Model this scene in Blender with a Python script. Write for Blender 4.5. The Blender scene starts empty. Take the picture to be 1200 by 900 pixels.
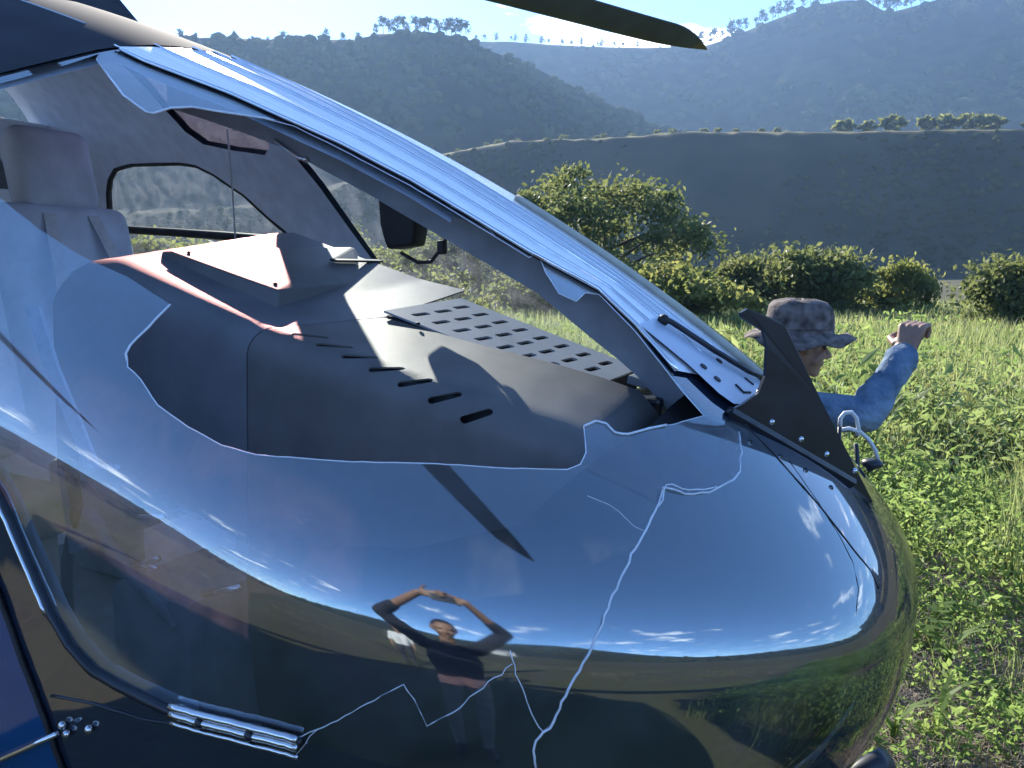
# helicopter nose with a broken windscreen in a green field: measured outlines (metres) come first
import bpy, bmesh, math, random
import numpy as np
from mathutils import Vector, Matrix
from mathutils.geometry import delaunay_2d_cdt
random.seed(7); RNG = np.random.default_rng(11)
SC = bpy.context.scene; COL = SC.collection
PI = math.pi; R = math.radians

# ------------------------------------------------------------------ camera, sky, sun, exposure
CAM = Vector((0.0, -1.7, 1.9))
YAW = R(28.0); PITCH = R(8.5)
FWD = Vector((-math.sin(YAW), math.cos(YAW), 0)); RGT = Vector((math.cos(YAW), math.sin(YAW), 0))
cd = bpy.data.cameras.new('camera'); cam = bpy.data.objects.new('camera', cd); COL.objects.link(cam)
cd.sensor_width = 36; cd.lens = 27; cd.clip_start = 0.02; cd.clip_end = 6000
cam.location = CAM
cam.rotation_euler = (FWD*math.cos(PITCH) - Vector((0, 0, math.sin(PITCH)))).to_track_quat('-Z', 'Y').to_euler()
SC.camera = cam

SUN_DIR = Vector((-0.648, 0.622, 0.44)).normalized()      # towards the sun
SUN_EL = math.asin(SUN_DIR.z); SUN_AZ = math.atan2(SUN_DIR.x, SUN_DIR.y)
w = bpy.data.worlds.new('World'); SC.world = w; w.use_nodes = True
nt = w.node_tree; nt.nodes.clear(); N = nt.nodes.new; L = nt.links.new
out = N('ShaderNodeOutputWorld'); bg = N('ShaderNodeBackground'); bg.inputs[1].default_value = 0.15
sky = N('ShaderNodeTexSky'); sky.sky_type = 'NISHITA'; sky.sun_disc = False
sky.sun_elevation = SUN_EL; sky.sun_rotation = SUN_AZ; sky.dust_density = 0.15; sky.air_density = 0.6; sky.altitude = 2000; sky.ozone_density = 2.5
tc = N('ShaderNodeTexCoord'); sep = N('ShaderNodeSeparateXYZ'); L(tc.outputs['Generated'], sep.inputs[0])
mx = N('ShaderNodeMath'); mx.operation = 'MAXIMUM'; mx.inputs[1].default_value = 0.04; L(sep.outputs[2], mx.inputs[0])
cmb = N('ShaderNodeCombineXYZ')
for k in (0, 1):
    dv = N('ShaderNodeMath'); dv.operation = 'DIVIDE'; L(sep.outputs[k], dv.inputs[0]); L(mx.outputs[0], dv.inputs[1]); L(dv.outputs[0], cmb.inputs[k])
nz = N('ShaderNodeTexNoise'); nz.inputs['Scale'].default_value = 0.95; nz.inputs['Detail'].default_value = 9; nz.inputs['Roughness'].default_value = 0.58
mp = N('ShaderNodeMapping'); mp.inputs['Location'].default_value = (-15.1, -55.7, 0.0); L(cmb.outputs[0], mp.inputs[0]); L(mp.outputs[0], nz.inputs[0])
# cumulus gather towards the horizon, wisps above
alt = N('ShaderNodeMapRange'); alt.inputs[1].default_value = 0.27; alt.inputs[2].default_value = 0.36; alt.inputs[3].default_value = 0.0; alt.inputs[4].default_value = 0.13
L(sep.outputs[2], alt.inputs[0])
sub = N('ShaderNodeMath'); sub.operation = 'SUBTRACT'; L(nz.outputs[0], sub.inputs[0]); L(alt.outputs[0], sub.inputs[1])
rp = N('ShaderNodeMapRange'); rp.inputs[1].default_value = 0.57; rp.inputs[2].default_value = 0.74; L(sub.outputs[0], rp.inputs[0])
cl = N('ShaderNodeMixRGB'); cl.inputs[2].default_value = (13.0, 13.0, 13.2, 1); hsv = N('ShaderNodeHueSaturation'); hsv.inputs['Saturation'].default_value = 1.08; L(sky.outputs[0], hsv.inputs['Color'])
L(rp.outputs[0], cl.inputs[0]); L(hsv.outputs[0], cl.inputs[1])
L(cl.outputs[0], bg.inputs[0]); L(bg.outputs[0], out.inputs[0])

sd = bpy.data.lights.new('sun', 'SUN'); sd.energy = 4.2; sd.angle = R(0.5); sd.color = (1.0, 0.93, 0.82)
so = bpy.data.objects.new('sun', sd); COL.objects.link(so); so.rotation_euler = SUN_DIR.to_track_quat('Z', 'Y').to_euler()
so.location = (0, 0, 50)
SC.view_settings.view_transform = 'Standard'; SC.view_settings.look = 'None'; SC.view_settings.exposure = 1.75; SC.view_settings.gamma = 1.0
SC.cycles.max_bounces = 10; SC.cycles.transparent_max_bounces = 24; SC.cycles.volume_bounces = 1
SC.cycles.caustics_reflective = False; SC.cycles.caustics_refractive = False
SC.cycles.sample_clamp_indirect = 6.0

GLASS_EDGE=[(-1.836,-0.419,2.431),(-1.833,-0.398,2.438),(-1.832,-0.375,2.445),(-1.792,-0.378,2.428),(-1.753,-0.380,2.412),(-1.716,-0.381,2.396),(-1.679,-0.376,2.382),(-1.643,-0.371,2.368),(-1.608,-0.366,2.355),(-1.574,-0.360,2.341),(-1.541,-0.353,2.329),(-1.509,-0.346,2.316),(-1.478,-0.339,2.304),(-1.442,-0.335,2.288),(-1.407,-0.331,2.273),(-1.373,-0.327,2.258),(-1.340,-0.323,2.244),(-1.308,-0.317,2.229),(-1.277,-0.312,2.215),(-1.246,-0.306,2.201),(-1.216,-0.299,2.188),(-1.186,-0.292,2.174),(-1.157,-0.289,2.160),(-1.127,-0.286,2.145),(-1.099,-0.283,2.131),(-1.071,-0.279,2.117),(-1.043,-0.274,2.103),(-1.016,-0.269,2.089),(-0.987,-0.268,2.073),(-0.958,-0.267,2.057),(-0.930,-0.265,2.042),(-0.903,-0.263,2.026),(-0.876,-0.260,2.011),(-0.850,-0.257,1.996),(-0.826,-0.255,1.983),(-0.803,-0.252,1.969),(-0.780,-0.249,1.956),(-0.757,-0.245,1.942),(-0.735,-0.241,1.929),(-0.713,-0.232,1.917),(-0.691,-0.223,1.904),(-0.669,-0.213,1.891),(-0.648,-0.202,1.878),(-0.626,-0.191,1.866),(-0.605,-0.179,1.853),(-0.580,-0.189,1.835),(-0.555,-0.198,1.817),(-0.531,-0.206,1.799),(-0.507,-0.214,1.782),(-0.485,-0.230,1.764),(-0.464,-0.245,1.746),(-0.443,-0.259,1.729),(-0.423,-0.272,1.712),(-0.404,-0.284,1.696),(-0.385,-0.294,1.679),(-0.368,-0.298,1.665),(-0.350,-0.301,1.651),(-0.334,-0.303,1.637),(-0.318,-0.280,1.628),(-0.302,-0.256,1.619),(-0.286,-0.230,1.609),(-0.271,-0.230,1.597),(-0.257,-0.230,1.584),(-0.243,-0.229,1.572),(-0.229,-0.228,1.560),(-0.214,-0.231,1.546),(-0.199,-0.234,1.531),(-0.184,-0.237,1.517),(-0.169,-0.238,1.503),(-0.155,-0.240,1.488),(-0.141,-0.240,1.474),(-0.126,-0.244,1.458),(-0.112,-0.247,1.443),(-0.098,-0.249,1.427),(-0.084,-0.250,1.411),(-0.071,-0.250,1.395),(-0.060,-0.247,1.382),(-0.049,-0.244,1.368),(-0.044,-0.259,1.358),(-0.038,-0.273,1.347),(-0.034,-0.285,1.336),(-0.035,-0.317,1.325),(-0.036,-0.344,1.314),(-0.037,-0.367,1.301),(-0.038,-0.386,1.287),(-0.041,-0.402,1.273),(-0.044,-0.413,1.256),(-0.047,-0.419,1.238),(-0.050,-0.423,1.219),(-0.053,-0.427,1.199),(-0.062,-0.441,1.187),(-0.071,-0.455,1.174),(-0.080,-0.466,1.160),(-0.089,-0.477,1.146),(-0.099,-0.486,1.131),(-0.108,-0.493,1.115),(-0.118,-0.499,1.097),(-0.127,-0.503,1.079),(-0.142,-0.530,1.088),(-0.157,-0.554,1.095),(-0.172,-0.576,1.101),(-0.187,-0.597,1.107),(-0.201,-0.616,1.111),(-0.215,-0.635,1.115),(-0.230,-0.652,1.119),(-0.244,-0.668,1.122),(-0.258,-0.684,1.124),(-0.272,-0.702,1.133),(-0.287,-0.719,1.142),(-0.301,-0.736,1.149),(-0.316,-0.751,1.157),(-0.330,-0.766,1.163),(-0.344,-0.780,1.170),(-0.358,-0.793,1.176),(-0.373,-0.806,1.181),(-0.387,-0.818,1.186),(-0.402,-0.830,1.191),(-0.416,-0.841,1.195),(-0.431,-0.852,1.199),(-0.445,-0.862,1.202),(-0.460,-0.872,1.208),(-0.474,-0.882,1.213),(-0.489,-0.891,1.217),(-0.504,-0.899,1.222),(-0.519,-0.908,1.225),(-0.534,-0.916,1.229),(-0.550,-0.923,1.232),(-0.565,-0.930,1.235),(-0.581,-0.937,1.238),(-0.598,-0.943,1.240),(-0.613,-0.949,1.244),(-0.628,-0.954,1.247),(-0.644,-0.959,1.250),(-0.660,-0.964,1.253),(-0.676,-0.969,1.255),(-0.693,-0.973,1.257),(-0.710,-0.977,1.259),(-0.728,-0.980,1.259),(-0.745,-0.984,1.259),(-0.764,-0.987,1.259),(-0.782,-0.990,1.258),(-0.800,-0.994,1.258),(-0.819,-0.997,1.258),(-0.841,-1.001,1.259),(-0.863,-1.004,1.259),(-0.885,-1.007,1.260),(-0.909,-1.010,1.260),(-0.933,-1.013,1.260),(-0.953,-1.015,1.264),(-0.974,-1.017,1.267),(-0.995,-1.019,1.270),(-1.017,-1.020,1.273),(-1.041,-1.022,1.277),(-1.066,-1.023,1.282),(-1.092,-1.024,1.286),(-1.109,-1.025,1.296),(-1.127,-1.025,1.307),(-1.145,-1.026,1.317),(-1.159,-1.026,1.332),(-1.172,-1.026,1.346),(-1.186,-1.027,1.361),(-1.197,-1.027,1.378),(-1.207,-1.027,1.396),(-1.218,-1.027,1.413),(-1.229,-1.027,1.430),(-1.240,-1.027,1.448),(-1.251,-1.027,1.466),(-1.262,-1.027,1.484),(-1.273,-1.027,1.502),(-1.284,-1.028,1.521),(-1.295,-1.028,1.539),(-1.311,-1.027,1.556),(-1.327,-1.027,1.574),(-1.345,-1.026,1.591),(-1.363,-1.024,1.609),(-1.382,-1.023,1.626),(-1.401,-1.021,1.644),(-1.422,-1.019,1.661),(-1.443,-1.016,1.679),(-1.465,-1.014,1.695),(-1.489,-1.012,1.711),(-1.512,-1.010,1.727),(-1.537,-1.007,1.743),(-1.562,-1.005,1.759),(-1.588,-1.002,1.776),(-1.614,-0.999,1.793),(-1.641,-0.996,1.811),(-1.669,-0.992,1.828),(-1.698,-0.989,1.846),(-1.727,-0.985,1.865),(-1.756,-0.981,1.885),(-1.787,-0.976,1.905),(-1.818,-0.971,1.925),(-1.851,-0.966,1.946),(-1.885,-0.961,1.967),(-1.919,-0.956,1.989),(-1.955,-0.950,2.011),(-1.976,-0.940,2.038),(-1.998,-0.928,2.065),(-2.022,-0.916,2.094),(-2.047,-0.904,2.122),(-2.076,-0.890,2.152),(-2.106,-0.875,2.183),(-2.088,-0.862,2.196),(-2.072,-0.848,2.209),(-2.057,-0.834,2.222),(-2.044,-0.819,2.236),(-2.032,-0.803,2.250),(-2.022,-0.786,2.264),(-2.013,-0.768,2.279),(-2.006,-0.749,2.294),(-1.984,-0.735,2.299),(-1.962,-0.721,2.304),(-1.942,-0.706,2.309),(-1.923,-0.690,2.315),(-1.905,-0.674,2.320),(-1.888,-0.657,2.326),(-1.872,-0.639,2.333),(-1.860,-0.616,2.343),(-1.851,-0.592,2.354),(-1.843,-0.567,2.366),(-1.837,-0.539,2.379),(-1.833,-0.513,2.390),(-1.831,-0.484,2.403),(-1.832,-0.453,2.416)]
HOLE=[(-1.819,-0.429,2.421),(-1.788,-0.459,2.397),(-1.736,-0.480,2.366),(-1.688,-0.500,2.338),(-1.637,-0.520,2.308),(-1.590,-0.538,2.279),(-1.558,-0.543,2.263),(-1.526,-0.549,2.247),(-1.496,-0.554,2.232),(-1.484,-0.546,2.230),(-1.482,-0.526,2.239),(-1.481,-0.505,2.248),(-1.470,-0.486,2.251),(-1.460,-0.466,2.255),(-1.442,-0.452,2.252),(-1.425,-0.438,2.249),(-1.408,-0.424,2.246),(-1.391,-0.408,2.244),(-1.377,-0.393,2.242),(-1.364,-0.377,2.240),(-1.350,-0.360,2.239),(-1.333,-0.347,2.234),(-1.315,-0.334,2.229),(-1.298,-0.320,2.224),(-1.273,-0.318,2.212),(-1.248,-0.315,2.200),(-1.224,-0.312,2.189),(-1.200,-0.308,2.178),(-1.176,-0.305,2.166),(-1.151,-0.302,2.154),(-1.126,-0.300,2.141),(-1.101,-0.297,2.129),(-1.077,-0.293,2.117),(-1.054,-0.290,2.105),(-1.030,-0.286,2.093),(-1.008,-0.282,2.082),(-0.983,-0.281,2.068),(-0.958,-0.280,2.055),(-0.934,-0.278,2.042),(-0.911,-0.276,2.029),(-0.888,-0.274,2.016),(-0.865,-0.272,2.003),(-0.843,-0.269,1.990),(-0.823,-0.267,1.979),(-0.804,-0.265,1.968),(-0.785,-0.262,1.957),(-0.766,-0.260,1.946),(-0.747,-0.257,1.935),(-0.729,-0.253,1.924),(-0.736,-0.198,1.935),(-0.708,-0.235,1.913),(-0.683,-0.268,1.892),(-0.665,-0.284,1.879),(-0.649,-0.299,1.866),(-0.633,-0.313,1.853),(-0.619,-0.303,1.845),(-0.605,-0.293,1.837),(-0.608,-0.261,1.845),(-0.613,-0.227,1.852),(-0.606,-0.207,1.850),(-0.599,-0.185,1.848),(-0.578,-0.195,1.833),(-0.558,-0.205,1.818),(-0.539,-0.213,1.804),(-0.520,-0.221,1.790),(-0.502,-0.229,1.776),(-0.483,-0.242,1.761),(-0.465,-0.255,1.746),(-0.447,-0.266,1.731),(-0.430,-0.277,1.717),(-0.414,-0.287,1.703),(-0.398,-0.297,1.689),(-0.382,-0.306,1.675),(-0.367,-0.311,1.662),(-0.352,-0.316,1.649),(-0.337,-0.321,1.636),(-0.346,-0.356,1.636),(-0.355,-0.388,1.636),(-0.364,-0.419,1.635),(-0.372,-0.442,1.636),(-0.380,-0.463,1.636),(-0.389,-0.484,1.636),(-0.398,-0.510,1.635),(-0.408,-0.535,1.634),(-0.415,-0.545,1.636),(-0.423,-0.554,1.639),(-0.431,-0.553,1.645),(-0.439,-0.552,1.652),(-0.452,-0.565,1.657),(-0.461,-0.590,1.654),(-0.454,-0.603,1.643),(-0.447,-0.616,1.632),(-0.441,-0.628,1.621),(-0.440,-0.640,1.615),(-0.440,-0.652,1.608),(-0.445,-0.664,1.606),(-0.451,-0.676,1.604),(-0.463,-0.690,1.606),(-0.474,-0.703,1.608),(-0.486,-0.716,1.610),(-0.498,-0.728,1.612),(-0.510,-0.740,1.613),(-0.522,-0.751,1.615),(-0.534,-0.762,1.617),(-0.546,-0.772,1.619),(-0.558,-0.782,1.621),(-0.569,-0.791,1.623),(-0.582,-0.801,1.624),(-0.594,-0.810,1.626),(-0.606,-0.819,1.627),(-0.618,-0.828,1.628),(-0.630,-0.837,1.629),(-0.642,-0.845,1.630),(-0.655,-0.853,1.630),(-0.667,-0.862,1.631),(-0.680,-0.869,1.632),(-0.692,-0.877,1.632),(-0.705,-0.884,1.633),(-0.719,-0.891,1.634),(-0.732,-0.898,1.635),(-0.746,-0.904,1.636),(-0.760,-0.910,1.637),(-0.775,-0.916,1.638),(-0.789,-0.922,1.638),(-0.804,-0.927,1.639),(-0.819,-0.933,1.640),(-0.837,-0.937,1.643),(-0.855,-0.941,1.647),(-0.873,-0.945,1.650),(-0.888,-0.946,1.655),(-0.904,-0.947,1.661),(-0.920,-0.949,1.667),(-0.936,-0.950,1.672),(-0.952,-0.950,1.679),(-0.967,-0.950,1.685),(-0.983,-0.950,1.692),(-0.999,-0.950,1.699),(-1.015,-0.947,1.710),(-1.031,-0.943,1.721),(-1.047,-0.940,1.733),(-1.063,-0.938,1.742),(-1.080,-0.937,1.750),(-1.087,-0.932,1.759),(-1.094,-0.928,1.769),(-1.095,-0.919,1.781),(-1.091,-0.910,1.791),(-1.087,-0.901,1.800),(-1.083,-0.892,1.809),(-1.080,-0.881,1.821),(-1.077,-0.869,1.832),(-1.075,-0.857,1.843),(-1.095,-0.856,1.852),(-1.115,-0.856,1.860),(-1.135,-0.856,1.869),(-1.156,-0.856,1.878),(-1.178,-0.855,1.887),(-1.199,-0.857,1.894),(-1.221,-0.858,1.901),(-1.243,-0.860,1.908),(-1.266,-0.861,1.915),(-1.289,-0.862,1.923),(-1.312,-0.862,1.932),(-1.336,-0.861,1.942),(-1.360,-0.860,1.952),(-1.385,-0.859,1.962),(-1.411,-0.859,1.972),(-1.436,-0.856,1.984),(-1.461,-0.854,1.995),(-1.488,-0.852,2.007),(-1.514,-0.850,2.020),(-1.541,-0.847,2.032),(-1.569,-0.846,2.043),(-1.598,-0.845,2.054),(-1.627,-0.844,2.066),(-1.656,-0.843,2.077),(-1.687,-0.842,2.089),(-1.718,-0.841,2.101),(-1.750,-0.835,2.118),(-1.784,-0.830,2.136),(-1.819,-0.824,2.155),(-1.854,-0.818,2.174),(-1.891,-0.812,2.193),(-1.892,-0.793,2.212),(-1.895,-0.774,2.232),(-1.899,-0.754,2.253),(-1.906,-0.732,2.274),(-1.891,-0.719,2.281),(-1.877,-0.705,2.287),(-1.863,-0.690,2.293),(-1.851,-0.675,2.300),(-1.839,-0.659,2.307),(-1.830,-0.642,2.315),(-1.821,-0.624,2.324),(-1.814,-0.605,2.333),(-1.807,-0.584,2.342),(-1.802,-0.563,2.352),(-1.802,-0.540,2.364),(-1.803,-0.515,2.377),(-1.806,-0.489,2.391),(-1.811,-0.460,2.405)]
HOLE_CORNER_=[(-1.075,-0.857,1.843),(-1.075,-0.857,1.843)]
STRIP_NEAR=[(-1.832,-0.375,2.445),(-1.792,-0.378,2.428),(-1.753,-0.380,2.412),(-1.716,-0.381,2.396),(-1.673,-0.376,2.379),(-1.631,-0.369,2.363),(-1.591,-0.363,2.348),(-1.552,-0.355,2.333),(-1.514,-0.347,2.318),(-1.478,-0.339,2.304),(-1.437,-0.335,2.286),(-1.399,-0.330,2.269),(-1.361,-0.326,2.253),(-1.324,-0.320,2.237),(-1.288,-0.314,2.221),(-1.253,-0.307,2.205),(-1.220,-0.300,2.189),(-1.186,-0.292,2.174),(-1.157,-0.289,2.160),(-1.127,-0.286,2.145),(-1.099,-0.283,2.131),(-1.071,-0.279,2.117),(-1.043,-0.274,2.103),(-1.016,-0.269,2.089),(-0.987,-0.268,2.073),(-0.958,-0.267,2.057),(-0.930,-0.265,2.042),(-0.903,-0.263,2.026),(-0.876,-0.260,2.011),(-0.850,-0.257,1.996),(-0.820,-0.254,1.979),(-0.791,-0.250,1.962),(-0.763,-0.246,1.946),(-0.735,-0.241,1.929),(-0.713,-0.232,1.917),(-0.691,-0.223,1.904),(-0.669,-0.213,1.891),(-0.648,-0.202,1.878),(-0.626,-0.191,1.866),(-0.605,-0.179,1.853),(-0.580,-0.189,1.835),(-0.555,-0.198,1.817),(-0.531,-0.206,1.799),(-0.507,-0.214,1.782),(-0.482,-0.229,1.761),(-0.457,-0.242,1.742),(-0.433,-0.255,1.722),(-0.410,-0.266,1.703)]
FAIRING=[(-0.507,-0.214,1.782),(-0.490,-0.215,1.769),(-0.473,-0.215,1.757),(-0.457,-0.215,1.745),(-0.441,-0.215,1.733),(-0.425,-0.215,1.721),(-0.409,-0.214,1.709),(-0.391,-0.217,1.696),(-0.374,-0.220,1.682),(-0.357,-0.222,1.668),(-0.340,-0.224,1.655),(-0.327,-0.219,1.645),(-0.314,-0.213,1.635),(-0.306,-0.186,1.631),(-0.298,-0.158,1.628),(-0.294,-0.099,1.629),(-0.292,-0.030,1.630),(-0.300,0.006,1.637),(-0.310,0.045,1.644),(-0.327,0.041,1.658),(-0.345,0.037,1.673),(-0.363,0.035,1.687),(-0.382,0.033,1.701),(-0.400,0.031,1.715),(-0.419,0.031,1.730),(-0.436,0.020,1.743),(-0.453,0.010,1.755),(-0.471,0.001,1.768),(-0.488,-0.007,1.781),(-0.506,-0.015,1.793),(-0.504,-0.093,1.789),(-0.505,-0.158,1.786)]
CRACK_A=[(-0.284,-0.268,1.601),(-0.278,-0.288,1.593),(-0.272,-0.306,1.584),(-0.267,-0.323,1.576),(-0.264,-0.344,1.569),(-0.261,-0.363,1.562),(-0.258,-0.381,1.555),(-0.259,-0.396,1.552),(-0.260,-0.411,1.548),(-0.265,-0.428,1.547),(-0.270,-0.444,1.546),(-0.275,-0.460,1.546),(-0.279,-0.475,1.544),(-0.284,-0.490,1.543),(-0.293,-0.506,1.545),(-0.301,-0.521,1.547),(-0.309,-0.535,1.549),(-0.317,-0.542,1.553),(-0.324,-0.548,1.557),(-0.331,-0.555,1.560),(-0.338,-0.562,1.563),(-0.336,-0.578,1.554),(-0.335,-0.593,1.546),(-0.335,-0.608,1.539),(-0.336,-0.622,1.531),(-0.336,-0.635,1.524),(-0.338,-0.647,1.518),(-0.339,-0.658,1.513),(-0.340,-0.669,1.507),(-0.342,-0.679,1.501),(-0.343,-0.690,1.495),(-0.344,-0.700,1.488),(-0.345,-0.709,1.481),(-0.346,-0.719,1.474),(-0.347,-0.728,1.467),(-0.348,-0.736,1.460),(-0.350,-0.744,1.453),(-0.351,-0.752,1.446),(-0.352,-0.759,1.439),(-0.353,-0.767,1.432),(-0.355,-0.773,1.424),(-0.356,-0.780,1.416),(-0.358,-0.787,1.408),(-0.360,-0.793,1.400),(-0.362,-0.799,1.391),(-0.365,-0.805,1.384),(-0.368,-0.809,1.378),(-0.370,-0.814,1.371),(-0.373,-0.819,1.364),(-0.376,-0.823,1.356),(-0.379,-0.826,1.348),(-0.382,-0.830,1.339),(-0.386,-0.833,1.330),(-0.389,-0.835,1.320),(-0.392,-0.837,1.312),(-0.395,-0.840,1.304),(-0.398,-0.842,1.296),(-0.406,-0.847,1.290),(-0.410,-0.850,1.284),(-0.415,-0.852,1.278),(-0.416,-0.853,1.270),(-0.418,-0.853,1.263),(-0.417,-0.852,1.254),(-0.417,-0.850,1.245),(-0.416,-0.849,1.235)]
CRACK_B=[(-0.406,-0.847,1.290),(-0.410,-0.851,1.299),(-0.415,-0.854,1.307),(-0.418,-0.857,1.317),(-0.420,-0.859,1.326),(-0.423,-0.861,1.336),(-0.426,-0.863,1.345),(-0.429,-0.864,1.355),(-0.433,-0.866,1.365),(-0.437,-0.867,1.374),(-0.440,-0.867,1.385),(-0.443,-0.867,1.395),(-0.446,-0.866,1.405)]
CRACK_C=[(-0.731,-0.980,1.254),(-0.719,-0.979,1.262),(-0.707,-0.978,1.269),(-0.696,-0.977,1.275),(-0.685,-0.975,1.282),(-0.674,-0.973,1.288),(-0.663,-0.971,1.296),(-0.653,-0.969,1.303),(-0.643,-0.967,1.310),(-0.633,-0.965,1.317),(-0.623,-0.962,1.324),(-0.613,-0.959,1.331),(-0.603,-0.956,1.338),(-0.593,-0.952,1.345),(-0.584,-0.949,1.351),(-0.574,-0.945,1.358),(-0.565,-0.941,1.364),(-0.561,-0.939,1.357),(-0.557,-0.937,1.349),(-0.552,-0.935,1.342),(-0.549,-0.933,1.332),(-0.545,-0.931,1.323),(-0.542,-0.929,1.313),(-0.538,-0.927,1.304),(-0.531,-0.924,1.309),(-0.523,-0.920,1.314),(-0.515,-0.916,1.319),(-0.507,-0.913,1.324),(-0.500,-0.909,1.332),(-0.493,-0.905,1.339),(-0.487,-0.902,1.346),(-0.480,-0.898,1.353),(-0.473,-0.893,1.360),(-0.467,-0.889,1.366),(-0.460,-0.884,1.372),(-0.454,-0.879,1.377),(-0.448,-0.874,1.383),(-0.442,-0.868,1.388)]
SHARD=[(-0.460,-0.592,1.653),(-0.456,-0.579,1.655),(-0.452,-0.565,1.657),(-0.439,-0.552,1.652),(-0.431,-0.553,1.645),(-0.423,-0.554,1.639),(-0.415,-0.545,1.636),(-0.408,-0.535,1.634),(-0.398,-0.510,1.635),(-0.389,-0.484,1.636),(-0.380,-0.463,1.636),(-0.372,-0.442,1.636),(-0.364,-0.419,1.635),(-0.355,-0.388,1.636),(-0.346,-0.356,1.636),(-0.337,-0.321,1.636),(-0.324,-0.308,1.628),(-0.311,-0.295,1.619),(-0.297,-0.282,1.610),(-0.284,-0.268,1.601),(-0.275,-0.297,1.589),(-0.267,-0.323,1.576),(-0.262,-0.354,1.565),(-0.258,-0.381,1.555),(-0.264,-0.409,1.552),(-0.269,-0.436,1.549),(-0.275,-0.460,1.546),(-0.286,-0.487,1.547),(-0.298,-0.512,1.548),(-0.309,-0.535,1.549),(-0.324,-0.549,1.556),(-0.338,-0.562,1.563),(-0.337,-0.579,1.555),(-0.336,-0.595,1.546),(-0.348,-0.602,1.553),(-0.359,-0.609,1.560),(-0.371,-0.616,1.567),(-0.382,-0.623,1.574),(-0.393,-0.630,1.580),(-0.404,-0.637,1.586),(-0.416,-0.643,1.592),(-0.427,-0.650,1.599),(-0.438,-0.650,1.608),(-0.439,-0.639,1.615),(-0.441,-0.628,1.621),(-0.447,-0.616,1.632),(-0.454,-0.604,1.642)]
SEAM=[(-0.302,-0.219,1.624),(-0.287,-0.221,1.611),(-0.272,-0.224,1.598),(-0.258,-0.225,1.585),(-0.243,-0.227,1.573),(-0.229,-0.228,1.560),(-0.214,-0.231,1.546),(-0.199,-0.234,1.531),(-0.184,-0.237,1.517),(-0.169,-0.238,1.503),(-0.155,-0.240,1.488),(-0.141,-0.240,1.474),(-0.129,-0.243,1.461),(-0.117,-0.246,1.448),(-0.105,-0.248,1.435),(-0.094,-0.249,1.422),(-0.082,-0.250,1.408),(-0.071,-0.250,1.395),(-0.060,-0.247,1.382),(-0.049,-0.244,1.368),(-0.041,-0.252,1.355),(-0.032,-0.259,1.342)]
SEAM_B=[(-0.202,-0.197,1.540),(-0.190,-0.206,1.527),(-0.177,-0.214,1.514),(-0.165,-0.222,1.501),(-0.153,-0.228,1.488),(-0.141,-0.235,1.475),(-0.131,-0.243,1.463),(-0.120,-0.250,1.451),(-0.110,-0.256,1.438),(-0.100,-0.262,1.426),(-0.091,-0.271,1.414),(-0.083,-0.279,1.403),(-0.075,-0.286,1.391),(-0.071,-0.301,1.381),(-0.066,-0.314,1.372),(-0.062,-0.327,1.362),(-0.062,-0.346,1.354),(-0.061,-0.363,1.346),(-0.061,-0.378,1.337)]
SEAL=[(-1.443,-1.016,1.679),(-1.427,-1.018,1.666),(-1.412,-1.020,1.653),(-1.398,-1.021,1.640),(-1.383,-1.023,1.628),(-1.370,-1.024,1.615),(-1.356,-1.025,1.602),(-1.343,-1.026,1.590),(-1.330,-1.026,1.577),(-1.318,-1.027,1.564),(-1.307,-1.027,1.552),(-1.295,-1.028,1.539),(-1.287,-1.028,1.526),(-1.279,-1.028,1.513),(-1.271,-1.027,1.500),(-1.264,-1.027,1.487),(-1.256,-1.027,1.474),(-1.248,-1.027,1.461),(-1.240,-1.027,1.448),(-1.232,-1.027,1.435),(-1.224,-1.027,1.423),(-1.217,-1.027,1.410),(-1.209,-1.027,1.398),(-1.201,-1.027,1.386),(-1.194,-1.027,1.373),(-1.186,-1.027,1.361),(-1.176,-1.026,1.350),(-1.165,-1.026,1.339),(-1.155,-1.026,1.328),(-1.145,-1.026,1.317),(-1.132,-1.025,1.309),(-1.118,-1.025,1.301),(-1.105,-1.025,1.294),(-1.092,-1.024,1.286),(-1.073,-1.023,1.283),(-1.054,-1.022,1.279),(-1.035,-1.022,1.276),(-1.017,-1.020,1.273),(-1.000,-1.019,1.271),(-0.982,-1.018,1.268),(-0.965,-1.017,1.266),(-0.949,-1.015,1.263),(-0.933,-1.013,1.260),(-0.915,-1.011,1.260),(-0.899,-1.009,1.260),(-0.882,-1.007,1.260),(-0.866,-1.005,1.260),(-0.850,-1.002,1.259),(-0.835,-1.000,1.258),(-0.819,-0.997,1.258),(-0.803,-0.994,1.258),(-0.787,-0.991,1.258),(-0.771,-0.988,1.258),(-0.756,-0.986,1.259),(-0.740,-0.983,1.259),(-0.725,-0.980,1.259),(-0.710,-0.977,1.259)]
CHROME=[(-0.923,-1.012,1.262),(-0.912,-1.011,1.262),(-0.901,-1.010,1.262),(-0.891,-1.008,1.262),(-0.880,-1.007,1.261),(-0.870,-1.005,1.261),(-0.859,-1.004,1.261),(-0.849,-1.002,1.261),(-0.839,-1.001,1.261),(-0.829,-0.999,1.261),(-0.819,-0.997,1.261),(-0.808,-0.995,1.260),(-0.798,-0.994,1.260),(-0.787,-0.992,1.260),(-0.777,-0.990,1.259),(-0.767,-0.988,1.259),(-0.757,-0.986,1.259),(-0.748,-0.984,1.258),(-0.739,-0.982,1.257),(-0.731,-0.980,1.257),(-0.722,-0.979,1.256),(-0.713,-0.977,1.255)]
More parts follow.
